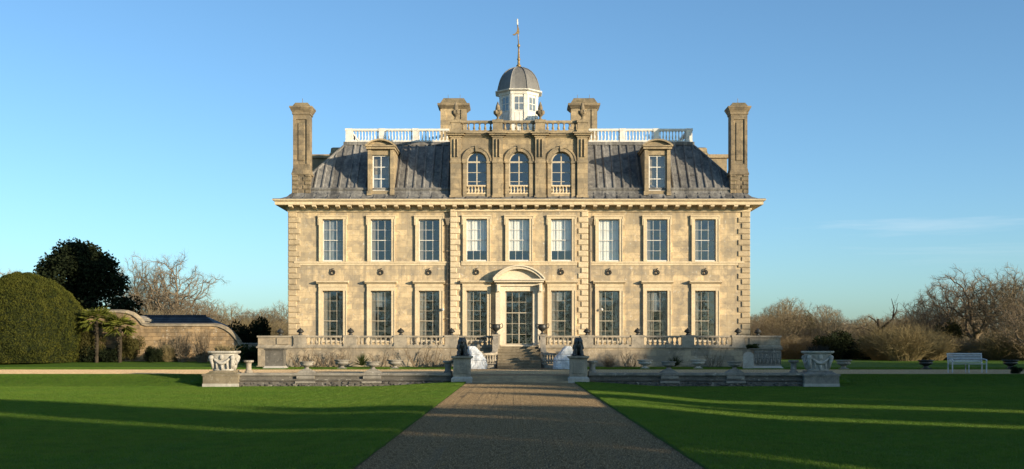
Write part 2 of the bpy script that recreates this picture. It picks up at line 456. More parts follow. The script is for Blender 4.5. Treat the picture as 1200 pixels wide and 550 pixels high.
for _ in range(620):
    x, y = rg.uniform(-.25, .25), rg.uniform(-.25, .25); a = rg.uniform(0, 2*PI); h = rg.uniform(.018, .042); w_ = rg.uniform(.0035, .0065)
    lx, ly = rg.gauss(0, .014), rg.gauss(0, .014); ca, sa = math.cos(a)*w_, math.sin(a)*w_; o = len(b.v)
    b.v += [(x-ca, y-sa, -.004), (x+ca, y+sa, -.004), (x+lx, y+ly, h)]; b.f.append((o, o+1, o+2))
tile = bpy.data.objects.new('grass_tile', b.mesh('grass_tile', 'blade', False, False))
pv, rots = [], []
yy = 13.6
while yy < 66:
    xx = 2.335+.25
    while xx < .46*yy+3:
        for s_ in (-1, 1):
            x = s_*xx
            if 49.1 < yy < 50.4 and xx < 13.9: continue
            if 50.0 < yy < 53.0 and xx < 13.9: continue
            if 52.5 < yy < 62.35: continue
            if yy > 65.6 and xx < 16: continue
            if xx+.25 > 12.2 and xx < 14.0 and 49.0 < yy < 50.9: continue
            e = .1; tx = (ground_h(x+e, yy)-ground_h(x-e, yy))/(2*e); ty = (ground_h(x, yy+e)-ground_h(x, yy-e))/(2*e)
            q = Vector((0, 0, 1)).rotation_difference(Vector((-max(-.5, min(.5, tx)), -max(-.5, min(.5, ty)), 1)).normalized()).to_matrix() @ Matrix.Rotation(rg.randrange(4)*PI/2, 3, 'Z')
            jx = .05*mnoise.noise((yy*1.9, s_*3.1, 0))-.015 if xx < 2.7 else 0
            pv.append((x+s_*jx, yy, ground_h(x, yy))); rots.append(tuple(q.to_euler()))
        xx += .5
    yy += .5
me = bpy.data.meshes.new('grass'); me.from_pydata(pv, [], [])
at = me.attributes.new('rot', 'FLOAT_VECTOR', 'POINT'); at.data.foreach_set('vector', [c for r_ in rots for c in r_])
go = bpy.data.objects.new('grass', me); col.objects.link(go); tag(go, 'short green grass blades covering the mown lawn', 'grass', kind='stuff')
def tile_group(name, tile):
    ng = bpy.data.node_groups.new(name, 'GeometryNodeTree')
    ng.interface.new_socket('Geometry', in_out='INPUT', socket_type='NodeSocketGeometry'); ng.interface.new_socket('Geometry', in_out='OUTPUT', socket_type='NodeSocketGeometry')
    gi, gout = ng.nodes.new('NodeGroupInput'), ng.nodes.new('NodeGroupOutput')
    iop = ng.nodes.new('GeometryNodeInstanceOnPoints'); oinf = ng.nodes.new('GeometryNodeObjectInfo'); oinf.inputs['Object'].default_value = tile; oinf.inputs['As Instance'].default_value = True
    na = ng.nodes.new('GeometryNodeInputNamedAttribute'); na.data_type = 'FLOAT_VECTOR'; na.inputs['Name'].default_value = 'rot'
    e2r = ng.nodes.new('FunctionNodeEulerToRotation')
    ng.links.new(gi.outputs[0], iop.inputs['Points']); ng.links.new(oinf.outputs['Geometry'], iop.inputs['Instance']); ng.links.new(na.outputs['Attribute'], e2r.inputs[0])
    ng.links.new(e2r.outputs[0], iop.inputs['Rotation']); ng.links.new(iop.outputs[0], gout.inputs[0])
    return ng
go.modifiers.new('grass_tiles', 'NODES').node_group = tile_group('grass_tiles', tile)
# loose stones lying on the gravel path
def pebble_mat():
    n = NT('loose pebbles'); g = n.node('ShaderNodeNewGeometry')
    c = n.ramp(g.outputs['Random Per Island'], [(0, (.11, .076, .040)), (.4, (.20, .143, .078)), (.75, (.265, .195, .11)), (1, (.34, .27, .17))])
    return n.base(c, .85, .2)
M['pebble'] = pebble_mat()
b = MB()
for _ in range(460):
    x, y = rg.uniform(-.25, .25), rg.uniform(-.25, .25); r_ = rg.uniform(.005, .0125); a = rg.uniform(0, PI); ca, sa = math.cos(a), math.sin(a); k = rg.uniform(.55, .95); o = len(b.v)
    for dx, dy, dz in ((1, 0, .1), (0, k, 0), (-1, 0, -.1), (0, -k, .1), (.1, .1, k), (0, 0, -k)):
        b.v.append((x+r_*(dx*ca-dy*sa), y+r_*(dx*sa+dy*ca), r_*.35+r_*dz))
    b.f += [(o, o+1, o+4), (o+1, o+2, o+4), (o+2, o+3, o+4), (o+3, o, o+4), (o+1, o, o+5), (o+2, o+1, o+5), (o+3, o+2, o+5), (o, o+3, o+5)]
ptile = bpy.data.objects.new('pebble_tile', b.mesh('pebble_tile', 'pebble', False, False))
pv, rots = [], []
yy = 13.6
while yy < 48.9:
    for i in range(9):
        x = -2.04+.51*i; t = x/2.335
        pv.append((x, yy, .035*(1-t*t)+.004)); rots.append((0, 0, rg.randrange(4)*PI/2))
    yy += .5
me = bpy.data.meshes.new('loose_gravel'); me.from_pydata(pv, [], [])
at = me.attributes.new('rot', 'FLOAT_VECTOR', 'POINT'); at.data.foreach_set('vector', [c for r_ in rots for c in r_])
lg = bpy.data.objects.new('loose_gravel', me); col.objects.link(lg); tag(lg, 'loose brown stones strewn over the gravel path', 'gravel', kind='stuff')
lg.modifiers.new('pebble_tiles', 'NODES').node_group = tile_group('pebble_tiles', ptile)
mt = M['pebble'].copy(); M['pebble_tan'] = mt
for e_, c_ in zip([n_ for n_ in mt.node_tree.nodes if n_.type == 'VALTORGB'][0].color_ramp.elements, ((.22, .145, .075), (.40, .28, .155), (.52, .38, .22), (.66, .54, .37))): e_.color = (*c_, 1)
me = ptile.data.copy(); me.materials.clear(); me.materials.append(mt); dtile = bpy.data.objects.new('drive_pebble_tile', me)
pv, rots = [], []
yy = 53.1
while yy < 61.8:
    x = -.46*yy-2
    while x < .46*yy+2:
        pv.append((x, yy, UP+.006)); rots.append((0, 0, rg.randrange(4)*PI/2)); x += .52
    yy += .52
me = bpy.data.meshes.new('drive_gravel'); me.from_pydata(pv, [], [])
at = me.attributes.new('rot', 'FLOAT_VECTOR', 'POINT'); at.data.foreach_set('vector', [c for r_ in rots for c in r_])
dg_ = bpy.data.objects.new('drive_gravel', me); col.objects.link(dg_); tag(dg_, 'loose tan stones strewn over the drive before the terrace', 'gravel', kind='stuff')
dg_.modifiers.new('pebble_tiles', 'NODES').node_group = tile_group('drive_pebble_tiles', dtile)

# ------------------------------------------------------------------ house
H = empty('country_house', (0, YF, UP), 'honey stone country house with lead roof, tall chimneys and white cupola', 'house', w=True)
HW = 13.97; ZF = 1.55; YB = 95.0
BAYX = 4.12; BAYP = .22
OFFS = [2.567, 5.465, 8.38, 11.31]
UW, UH, UZ = 1.26, 2.53, 6.73      # upper opening
LW, LH, LZ = 1.26, 3.05, 1.87      # lower
DW, DH, DZ = 1.66, 3.26, 1.62      # door
RV = .26                           # reveal depth
def facade(b, x0, x1, z0, z1, y, holes, rev=RV):
    X = sorted(set([x0, x1]+[h[0] for h in holes]+[h[1] for h in holes]))
    Z = sorted(set([z0, z1]+[h[2] for h in holes]+[h[3] for h in holes]))
    for i in range(len(X)-1):
        for j in range(len(Z)-1):
            cx, cz = (X[i]+X[i+1])/2, (Z[j]+Z[j+1])/2
            if any(h[0] < cx < h[1] and h[2] < cz < h[3] for h in holes): continue
            b.add([(X[i],y,Z[j]),(X[i+1],y,Z[j]),(X[i+1],y,Z[j+1]),(X[i],y,Z[j+1])], [(0,1,2,3)])
    for a, c, d, e in holes:
        b.add([(a,y,d),(a,y+rev,d),(a,y+rev,e),(a,y,e)], [(0,1,2,3)])
        b.add([(c,y,d),(c,y+rev,d),(c,y+rev,e),(c,y,e)], [(3,2,1,0)])
        b.add([(a,y,e),(a,y+rev,e),(c,y+rev,e),(c,y,e)], [(0,1,2,3)])
        b.add([(a,y,d),(c,y,d),(c,y+rev,d),(a,y+rev,d)], [(0,1,2,3)])
def hole(cx, w, z, h): return (cx-w/2, cx+w/2, z, z+h)
b = MB()
for sgn in (-1, 1):
    hs = []
    for o in OFFS[1:]:
        hs += [hole(sgn*o, UW, UZ, UH), hole(sgn*o, LW, LZ, LH)]
    x0, x1 = (BAYX, HW) if sgn > 0 else (-HW, -BAYX)
    facade(b, x0, x1, ZF, 10.3, YF, hs)
    b.add([(sgn*BAYX,YF-BAYP,ZF),(sgn*BAYX,YF,ZF),(sgn*BAYX,YF,10.3),(sgn*BAYX,YF-BAYP,10.3)], [(0,1,2,3)])
    b.add([(sgn*HW,YF,ZF),(sgn*HW,YB,ZF),(sgn*HW,YB,10.3),(sgn*HW,YF,10.3)], [(0,1,2,3)])
facade(b, -BAYX, BAYX, ZF, 10.3, YF-BAYP, [hole(0, DW, DZ, DH), hole(0, UW, UZ, UH)]+[hole(s*OFFS[0], UW, UZ, UH) for s in (-1,1)]+[hole(s*OFFS[0], LW, LZ, LH) for s in (-1,1)])
b.add([(-HW,YB,ZF),(HW,YB,ZF),(HW,YB,10.3),(-HW,YB,10.3)], [(3,2,1,0)])
wall = b.build('wall', 'wall', H, fix=False)

b = MB()                           # dark rooms behind the glass
b.box(-HW+.1, HW-.1, 71.6, 71.7, ZF, 10.2)
b.box(-HW+.1, HW-.1, 70.6, 71.55, 5.6, 6.1)
b.box(-HW+.1, HW-.1, 70.6, 71.55, ZF-.05, ZF+.02)
b.box(-HW+.1, HW-.1, 70.6, 71.55, 9.9, 10.0)
for x in (-12.9, -9.85, -6.9, -4.0, -1.3, 1.3, 4.0, 6.9, 9.85, 12.9): b.box(x-.1, x+.1, 70.55, 71.58, ZF+.05, 9.88)
b.build('interior', 'inside', H)

# --- quoins
def quoins(x, y, side, z0, z1, wl, ws, n, both=False):
    b = MB(); h = (z1-z0)/n
    for i in range(n):
        w = wl if i % 2 == 0 else ws
        d = .07
        za, zb = z0+i*h+.012, z0+(i+1)*h-.012
        if side > 0: b.cham(x-w, x+.065, y-d, y+.4, za, zb, .035)
        else: b.cham(x-.065, x+w, y-d, y+.4, za, zb, .035)
    return b.build('quoins', 'quoin', H)
for s in (-1, 1):
    quoins(s*HW, YF, s, ZF, 9.72, .68, .46, 24)
    q = quoins(s*BAYX, YF-BAYP, s, ZF, 9.72, .55, .36, 24)
    q.data.materials[0] = M['trim']

# --- string course and cornice
b = MB()
for x0, x1, y in ((-HW+.3, -BAYX-.08, YF), (BAYX+.08, HW-.3, YF), (-BAYX+.62, BAYX-.62, YF-BAYP)):
    b.box(x0, x1, y-.10, y+.05, 6.60, 6.70); b.box(x0, x1, y-.055, y+.05, 6.46, 6.597)
b.build('string_course', 'trim', H)
prof = [(.02, 9.70), (.08, 9.72), (.08, 9.80), (.14, 9.84), (.14, 10.06), (.70, 10.06), (.72, 10.10), (.72, 10.23), (.78, 10.27), (.86, 10.34), (.86, 10.385), (0, 10.41)]
def moulding(b, prof, x, y0, y1):
    """profile (outset, z) carried round the front and both flanks"""
    rows = []
    for o, z in prof:
        rows.append([(-x-o, y1, z), (-x-o, y0-o, z), (x+o, y0-o, z), (x+o, y1, z)])
    vs = [p for r in rows for p in r]
    b.add(vs, [(i*4+k, i*4+k+1, (i+1)*4+k+1, (i+1)*4+k) for i in range(len(rows)-1) for k in range(3)])
b = MB(); moulding(b, prof, HW, YF-.04, YB)
b.box(-BAYX-.03, BAYX+.03, YF-BAYP-.1, YF, 9.705, 9.86)
cornice = b.build('cornice', 'trim', H, fix=False)
mm = None
NMOD = 40
for i in range(NMOD):
    x = -13.75 + 27.5*i/(NMOD-1)
    if mm is None:
        b = MB()
        poly = [(-.62, 10.045), (-.62, 9.97), (-.57, 9.93), (-.40, 9.90), (-.22, 9.86), (0, 9.85), (0, 10.045)]
        b.prism_x([(yy, zz-10.0) for yy, zz in poly], -.115, .115)
        me = b.mesh('modillion', 'trim')
        mm = me
    o = bpy.data.objects.new('modillion', mm); col.objects.link(o); o.parent = cornice
    o.location = (x, -.16, 10.0-UP)

# --- windows
def sash(b, w, h, ncol, nrow, y, fr=.045, bar=.018, meet=None):
    b.box(-w/2, -w/2+fr, y, y+.07, 0, h); b.box(w/2-fr, w/2, y, y+.07, 0, h)
    b.box(-w/2+fr, w/2-fr, y, y+.07, 0, fr*1.5); b.box(-w/2+fr, w/2-fr, y, y+.07, h-fr, h)
    for i in range(1, ncol):
        x = -w/2+w*i/ncol; b.box(x-bar/2, x+bar/2, y+.015, y+.055, fr*1.5, h-fr)
    for j in range(1, nrow):
        z = h*j/nrow; q = bar if j != meet else bar*2.2
        b.box(-w/2+fr, w/2-fr, y+.012 if j != meet else y-.003, y+.058, z-q/2, z+q/2)
def pane(w, h, y, name='pane'):
    b = MB(); b.add([(-w/2+.03, y, .04), (w/2-.03, y, .04), (w/2-.03, y, h-.03), (-w/2+.03, y, h-.03)], [(0, 1, 2, 3)]); return b
def upper_window():
    b = MB(); sash(b, UW, UH, 3, 4, RV-.10, meet=2)
    w = b.build('window', 'white', H, loc=(0, 0, UZ-UP), world=False)
    pane(UW, UH, RV-.07).build('pane', 'glass', w, world=False, fix=False)
    b = MB()                       # eared architrave
    a, pr = .20, .11
    for s in (-1, 1):
        x0, x1 = sorted((s*UW/2, s*(UW/2+a))); b.box(x0, x1, -pr, .03, -.03, UH)
        x0, x1 = sorted((s*(UW/2+a-.05), s*(UW/2+a+.002))); b.box(x0, x1, -pr-.035, .028, -.028, UH)
        x0, x1 = sorted((s*(UW/2+a+.004), s*(UW/2+a+.07))); b.box(x0, x1, -pr-.02, .03, UH-.36, UH+.21)
    b.box(-UW/2-a, UW/2+a, -pr, .03, UH+.002, UH+.15); b.box(-UW/2-a-.07, UW/2+a+.07, -pr-.05, .03, UH+.152, UH+.225)
    b.build('surround', 'trim', w, world=False)
    b = MB(); b.box(-UW/2+.01, UW/2-.01, -.06, RV-.11, -.04, .045); b.build('sill', 'white', w, world=False)
    return w
def lower_window():
    b = MB(); sash(b, LW, LH, 3, 5, RV-.10, meet=2)
    w = b.build('window', 'cream', H, loc=(0, 0, LZ-UP), world=False)
    pane(LW, LH, RV-.07).build('pane', 'glass', w, world=False, fix=False)
    b = MB(); a, pr = .22, .12
    for s in (-1, 1):
        x0, x1 = sorted((s*LW/2, s*(LW/2+a))); b.box(x0, x1, -pr, .03, -.3, LH)
        x0, x1 = sorted((s*(LW/2+a-.05), s*(LW/2+a+.002))); b.box(x0, x1, -pr-.035, .028, -.29, LH)
    b.box(-LW/2-a, LW/2+a, -pr, .03, LH+.002, LH+.22)
    b.box(-LW/2-a-.01, LW/2+a+.01, -pr-.04, .03, LH+.223, LH+.42)
    b.build('surround', 'trim', w, world=False)
    b = MB(); hp = .36; z = LH+.42
    b.prism_x([(.03, z+.003), (-pr-.10, z+.003), (-hp+.06, z+.07), (-hp, z+.09), (-hp, z+.16), (.03, z+.20)], -LW/2-a-.12, LW/2+a+.12)
    b.build('hood', 'trim', w, world=False)
    b = MB(); b.box(-LW/2+.01, LW/2-.01, -.10, RV-.11, -.08, .0); b.build('sill', 'trim', w, world=False)
    return w
def blind(w, W, Hh, drop, mat, name='blind', x0=None, x1=None):
    b = MB(); y = RV+.03
    x0 = -W/2+.02 if x0 is None else x0; x1 = W/2-.02 if x1 is None else x1
    z0 = Hh*(1-drop); n = 14
    vs = []
    for i in range(n+1):
        x = x0+(x1-x0)*i/n; yy = y+.02*(i % 2)
        vs += [(x, yy, z0), (x, yy, Hh)]
    b.add(vs, [(2*i, 2*i+2, 2*i+3, 2*i+1) for i in range(n)])
    return b.build(name, mat, w, world=False)
uw = upper_window(); lw = lower_window()
allx = [-11.31, -8.38, -5.465, -2.567, 0, 2.567, 5.465, 8.38, 11.31]
uk, lk = kids(uw), kids(lw)
first = True
UWIN, LWIN = [], []
for x in allx:
    y = -BAYP if abs(x) < BAYX else 0
    if x == allx[0]: u = uw
    else: u = dup(uw, ks=uk)
    u.location = (x, y, UZ-UP); UWIN.append(u)
    if x != 0:
        l = lw if x == allx[0] else dup(lw, ks=lk)
        l.location = (x, y, LZ-UP); LWIN.append(l)
for i, (drop, mat) in {0: (1.0, 'curtain'), 3: (.76, 'blind'), 4: (.76, 'blind'), 5: (.76, 'blind'), 6: (1.0, 'blind')}.items():
    blind(UWIN[i], UW, UH, drop, mat, 'blind' if mat == 'blind' else 'curtain')
for i in (1, 2, 7, 8): blind(UWIN[i], UW, UH, 1.0, 'shutter', 'shutter', -UW/2+.03, -UW/2+.3)
for i in range(8):
    wl = (.33, .26, .40, .30, .36, .24, .38, .30)[i]; blind(LWIN[i], LW, LH, 1.0, 'shutter', 'shutter', -LW/2+.03, -LW/2+wl)
    if i in (0, 2, 5, 6): blind(LWIN[i], LW, LH, 1.0, 'shutter', 'shutter', LW/2-.28, LW/2-.03)
    if i in (1, 4, 6): blind(LWIN[i], LW, LH, (0, .32, 0, 0, .22, 0, .42)[i], 'curtain', 'curtain', -LW/2+wl+.01, LW/2-.30)

# --- door
b = MB(); sash(b, DW, DH, 4, 5, RV-.12, fr=.06, bar=.022, meet=3); b.box(-.03, .03, RV-.135, RV-.06, .1, DH*3/5-.04)
d = b.build('door', 'cream', H, loc=(0, -BAYP, DZ-UP), world=False)
pane(DW, DH, RV-.09).build('pane', 'glass', d, world=False, fix=False)
b = MB(); b.ball((.06, RV-.16, 1.05), .03, 8, 6); b.build('handle', 'gilt', d, world=False)
b = MB(); a, pr = .30, .16
for s in (-1, 1):
    x0, x1 = sorted((s*DW/2, s*(DW/2+a))); b.box(x0, x1, -pr, .03, 0, DH)
    x0, x1 = sorted((s*(DW/2+a-.07), s*(DW/2+a+.002))); b.box(x0, x1, -pr-.05, .028, .002, DH)
    x0, x1 = sorted((s*(DW/2+a+.004), s*(DW/2+a+.28))); b.box(x0, x1, -pr-.16, .03, 0, DH+.28)
    x0, x1 = sorted((s*(DW/2+a+.04), s*(DW/2+a+.24))); b.cham(x0, x1, -pr-.42, -pr-.163, DH-.05, DH+.40, .05)
b.box(-DW/2-a, DW/2+a, -pr, .03, DH+.002, DH+.30)
b.box(-DW/2-a-.28, DW/2+a+.28, -pr-.12, .03, DH+.302, DH+.52)
b.box(-DW/2-a, DW/2+a, -.12, RV-.12, -.10, .0)
b.build('surround', 'pale', d, world=False)
b = MB(); zb = DH+.52; hw = DW/2+a+.36
b.box(-hw, hw, -.62, .03, zb+.002, zb+.10); b.box(-hw-.07, hw+.07, -.72, .03, zb+.102, zb+.20)
rise = .74; rad = (hw*hw+rise*rise)/(2*rise); a0 = math.asin(hw/rad); cz = zb+.20+rise-rad
b.prism_y([(-hw+.05, zb+.205)]+[(hw-.05, zb+.205)]+[((rad-.06)*math.sin(a0-2*a0*i/20), cz+(rad-.06)*math.cos(a0-2*a0*i/20)) for i in range(1, 20)], -.34, .03)
b.arch_band(0, cz, rad-.14, rad, -.66, .028, PI/2-a0, PI/2+a0, 24)
b.arch_band(0, cz, rad+.003, rad+.09, -.74, .026, PI/2-a0-.02, PI/2+a0+.02, 24)
b.build('pediment', 'pale', d, world=False)

# --- iron rings, pipes, lamps
ring = None
for x in allx:
    if x == 0: continue
    if ring is None:
        b = MB(); b.torus((0, 0, 0), .13, .036, 'y', 16, 6)
        b.tube([(-.03, .03, .03), (-.06, -.05, .13), (-.02, -.06, .22), (.05, .0, .24)], .03, 6)
        ring = b.build('wall_ring', 'iron', H, world=False)
        r = ring
    else: r = dup(ring, ks=[])
    r.location = (x, -.07-(BAYP if abs(x) < BAYX else 0), 6.03-UP)
for s, px in ((-1, 0), (1, 0)):
    b = MB(); x = s*(BAYX+.19)
    b.tube([(x, YF-.1, ZF), (x, YF-.1, 8.9)], .06, 8)
    b.taper(x, YF-.12, 8.9, 9.25, .08, .08, .17, .14); b.box(x-.19, x+.19, YF-.27, YF+.02, 9.25, 9.32)
    for z in (3.2, 5.3, 7.3): b.box(x-.1, x+.1, YF-.175, YF+.02, z, z+.07)
    b.build('downpipe', 'pipe', H)
    b = MB(); x = s*5.0
    if s < 0: x = -4.62
    b.ball((x+.0, YF-.22, PZ(363, YF)), (.09, .14, .09), 8, 6); b.box(x-.04, x+.04, YF-.14, YF+.02, PZ(364, YF), PZ(362, YF))
    b.build('wall_lamp', 'white', H)

# --- roof
rings = [(14.80, 69.14, 10.40), (14.45, 69.5, 10.47), (14.10, 69.85, 10.62), (13.85, 70.1, 10.86), (13.72, 70.22, 11.10), (11.0, 73.35, 14.42)]
def roof_ring(x, y, z): return [(-x, y, z), (x, y, z), (x, 165-y, z), (-x, 165-y, z)]
b = MB(); rv = [p for r in rings for p in roof_ring(*r)]
b.add(rv, [(i*4+k, i*4+(k+1) % 4, (i+1)*4+(k+1) % 4, (i+1)*4+k) for i in range(len(rings)-1) for k in range(4)]+[(20, 21, 22, 23)])
b.box(-14.80, 14.80, 69.135, 69.2, 10.385, 10.43)
roof = b.build('roof', 'lead', H, fix=False)
# standing seams
b = MB()
x0, y0, z0 = rings[4]; x1, y1, z1 = rings[5]
for i in range(54):
    x = -13.5+27*i/53 + rnd.uniform(-.04, .04)
    if abs(x) < 4.3 or abs(abs(x)-8.4) < .9: continue
    t = 1 if abs(x) <= x1 else (x0-abs(x))/(x0-x1)
    if t < .06: continue
    sl = rnd.uniform(-.05, .05)
    b.tube([(x, y0-.01, z0+.02), (x+sl*t, y0+(y1-y0)*t, z0+(z1-z0)*t)], .078, 6)
for s in (-1, 1):
    b.tube([(s*x0, y0, z0), (s*x1, y1, z1)], .09, 6)
    b.tube([(s*x0, 165-y0, z0), (s*x1, 165-y1, z1)], .09, 6)
    for i in range(34):
        y = y0+.5+i*.7
        t = min(1, (y-y0)/(y1-y0), (165-y0-y)/(y1-y0))
        b.tube([(s*x0, y, z0), (s*(x0-(x0-x1)*t), y, z0+(z1-z0)*t)], .05, 5)
b.tube([(-x0, y0-.03, z0+.03), (x0, y0-.03, z0+.03)], .085, 6)
b.tube([(-13.95, 69.99, 10.74), (13.95, 69.99, 10.74)], .05, 6)
for i in range(40):
    x = -13.7+27.4*i/39
    b.tube([(x, 69.2, 10.42), (x, 69.86, 10.64), (x, 70.12, 10.9)], .028, 4)
for i in range(110):
    x = rnd.uniform(-11, 11)
    if abs(x) < 4.4 or abs(abs(x)-8.4) < 1.3: continue
    i0 = math.floor((x+13.5)/27*53); xl = -13.5+27*i0/53; t = rnd.choice((.3, .36, .62, .68, .5)); yy_ = y0+(y1-y0)*t; zz_ = z0+(z1-z0)*t
    b.add([(xl+.05, yy_-.035, zz_-.02), (xl+.46, yy_-.035, zz_-.02), (xl+.46, yy_+.02, zz_+.06), (xl+.05, yy_+.02, zz_+.06), (xl+.05, yy_+.02, zz_-.03), (xl+.46, yy_+.02, zz_-.03)], [(0, 1, 2, 3), (0, 4, 5, 1), (0, 3, 4), (1, 5, 2), (2, 5, 4, 3)])
b.build('roof_seams', 'lead', roof)
b = MB(); b.box(-x1-.15, x1+.15, y1-.16, y1+.35, z1-.08, z1+.12)
b.box(-x1-.15, -x1+.35, y1+.352, 165-y1, z1-.08, z1+.12); b.box(x1-.35, x1+.15, y1+.352, 165-y1, z1-.08, z1+.12)
b.build('roof_kerb', 'lead', roof)
# side dormers and the parapet behind, seen edge-on past the hips
for s in (-1, 1):
    b = MB(); xa, xb = sorted((s*10.6, s*12.05)); y = 75.2
    b.box(xa, xb, y-.8, y+.8, 11.0, 13.9)
    b.prism_x([(y-1.0, 13.95), (y+1.0, 13.95), (y+.7, 14.35), (y, 14.52), (y-.7, 14.35)], min(xa, xb)-.1, max(xa, xb)+.1)
    b.box(xa-.14, xb+.14, y-1.06, y+1.06, 13.86, 13.97)
    b.build('side_dormer', 'attic', H)
    b = MB(); xa, xb = sorted((s*12.2, s*13.95)); b.box(xa, xb, 77.2, 88.5, 10.3, 14.15); b.box(xa-.12, xb+.1, 77.05, 88.6, 14.15, 14.38)
    b.build('side_attic', 'attic', H)

# --- baluster shapes
def baluster_mesh(h, r, mat, n=8):
    b = MB()
    b.box(-r, r, -r, r, 0, h*.10); b.box(-r, r, -r, r, h*.91, h)
    b.lathe([(r*.75, h*.10), (r*.55, h*.15), (r*.98, h*.30), (r*.9, h*.40), (r*.5, h*.62), (r*.45, h*.74), (r*.75, h*.80), (r*.5, h*.84), (r*.7, h*.91)], (0, 0, 0), n)
    me = b.mesh('baluster', mat); return me
def balusters(parent, me, pts):
    w = parent.get('_w') or (0, 0, 0)
    for p in pts:
        o = bpy.data.objects.new('baluster', me); col.objects.link(o); o.parent = parent
        o.location = (p[0]-w[0], p[1]-w[1], p[2]-w[2])

# --- white roof balustrade
me_w = baluster_mesh(.62, .056, 'white')
zb = z1+.12; yb = y1+.12
for s in (-1, 1):
    b = MB(); xa, xb = 4.45, 10.95
    X0, X1 = sorted((s*xa, s*xb))
    b.box(X0, X1, yb-.11, yb+.11, zb, zb+.11); b.box(X0, X1, yb-.12, yb+.12, zb+.73, zb+.86)
    b.box(*sorted((s*(xb-.22), s*xb)), yb+.112, yb+12, zb, zb+.11); b.box(*sorted((s*(xb-.22), s*xb)), yb+.121, yb+12, zb+.73, zb+.86)
    rb = b.build('roof_balustrade', 'white', H)
    for k, px in enumerate((10.84, 8.75, 6.6)):
        b = MB(); x = s*px; hw = .2 if k == 0 else .17
        b.box(x-hw, x+hw, yb-.13, yb+.13, zb+.112, zb+.728); b.box(x-hw-.02, x+hw+.02, yb-.15, yb+.15, zb-.005, zb+.13); b.box(x-hw-.03, x+hw+.03, yb-.15, yb+.15, zb+.72, zb+.875)
        b.build('pedestal', 'white', rb)
    pts = []
    for a, c, n in ((9.0, 10.6, 9), (6.85, 8.5, 9), (4.6, 6.38, 9)):
        pts += [(s*(a+(c-a)*i/(n-1)), yb, zb+.111) for i in range(n)]
    pts += [(s*(xb-.11), yb+.3+i*.25, zb+.111) for i in range(4)]
    balusters(rb, me_w, pts)

# --- dormers in the front slope
def dormer():
    b = MB(); w = .80; y = 0; zt = 2.78
    b.box(-w, -.52, 0, 3.4, 0, zt); b.box(.52, w, 0, 3.4, 0, zt); b.box(-.518, .518, 0.02, 3.0, 2.45, zt-.002); b.box(-.518, .518, 0.02, .5, 0, .29)
    b.box(-.518, .518, .55, .6, .29, 2.44)
    for s in (-1, 1):
        b.box(*sorted((s*.58, s*.78)), -.09, -.002, .25, zt); b.box(*sorted((s*.56, s*.83)), -.12, -.003, 0, .24)
    d = b.build('dormer', 'attic', H, world=False)
    b = MB(); hw = .87; zb_ = zt+.002
    b.box(-hw, hw, -.22, 3.0, zb_, zb_+.14); b.box(-hw-.06, hw+.06, -.30, 3.0, zb_+.142, zb_+.22)
    rise = .34; rad = (hw*hw+rise*rise)/(2*rise); a0 = math.asin(hw/rad); cz = zb_+.22+rise-rad
    b.prism_y([(-hw+.05, zb_+.223), (hw-.05, zb_+.223)]+[((rad-.05)*math.sin(a0-2*a0*i/14), cz+(rad-.05)*math.cos(a0-2*a0*i/14)) for i in range(1, 14)], -.1, 3.2)
    b.arch_band(0, cz, rad-.05, rad+.05, -.32, 3.1, PI/2-a0-.03, PI/2+a0+.03, 18)
    b.build('pediment', 'attic', d, world=False)
    b = MB(); W, Hh = 1.03, 2.15
    b2 = MB(); sash(b2, W, Hh, 2, 3, .16, fr=.07, bar=.05)
    b.v = [(x, y, z+.30) for x, y, z in b2.v]; b.f = b2.f
    b.build('window_frame', 'white', d, world=False)
    b = MB(); b.add([(-W/2+.03, .19, .36), (W/2-.03, .19, .36), (W/2-.03, .19, 2.4), (-W/2+.03, .19, 2.4)], [(0, 1, 2, 3)]); b.build('pane', 'glass', d, world=False, fix=False)
    return d
d0 = dormer(); d0.location = (-8.4, -.02, 10.72-UP)
d1 = dup(d0); d1.location = (8.4, -.02, 10.72-UP)
b = MB(); b.add([(-.46, .33, .5), (.1, .33, .5), (.1, .33, 1.3), (-.46, .33, 1.3)], [(0, 1, 2, 3)]); b.build('blind', 'curtain', d0, world=False)

# --- attic storey
AX = 4.15; AY = YF-.12; AZ0, AZ1 = 10.55, 14.2
b = MB()
AW = 1.22; ac = [-2.565, 0, 2.565]; spring = PZ(190, YF); asill = PZ(228, YF)
# front wall with arched openings: columns of quads
def arched_front(b, x0, x1, z0, z1, y, cx, w, zs, zsp, rev=.28, n=14):
    r = w/2
    b.add([(x0,y,z0),(cx-r,y,z0),(cx-r,y,z1),(x0,y,z1)], [(0,1,2,3)]); b.add([(cx+r,y,z0),(x1,y,z0),(x1,y,z1),(cx+r,y,z1)], [(0,1,2,3)])
    b.add([(cx-r,y,z0),(cx+r,y,z0),(cx+r,y,zs),(cx-r,y,zs)], [(0,1,2,3)])
    pts = [(cx-r*math.cos(PI*i/n), zsp+r*math.sin(PI*i/n)) for i in range(n+1)]
    for i in range(n):
        (xa, za), (xb, zb_) = pts[i], pts[i+1]
        b.add([(xa,y,za),(xb,y,zb_),(xb,y,z1),(xa,y,z1)], [(0,1,2,3)])
        b.add([(xa,y,za),(xb,y,zb_),(xb,y+rev,zb_),(xa,y+rev,za)], [(3,2,1,0)])
    for sx in (-1, 1):
        b.add([(cx+sx*r,y,zs),(cx+sx*r,y+rev,zs),(cx+sx*r,y+rev,zsp),(cx+sx*r,y,zsp)], [(0,1,2,3)])
    b.add([(cx-r,y,zs),(cx+r,y,zs),(cx+r,y+rev,zs),(cx-r,y+rev,zs)], [(0,1,2,3)])
ax_ = [-AX, -1.28, 1.28, AX]
for i in range(3): arched_front(b, ax_[i], ax_[i+1], AZ0, AZ1, AY, ac[i], AW, asill, spring)
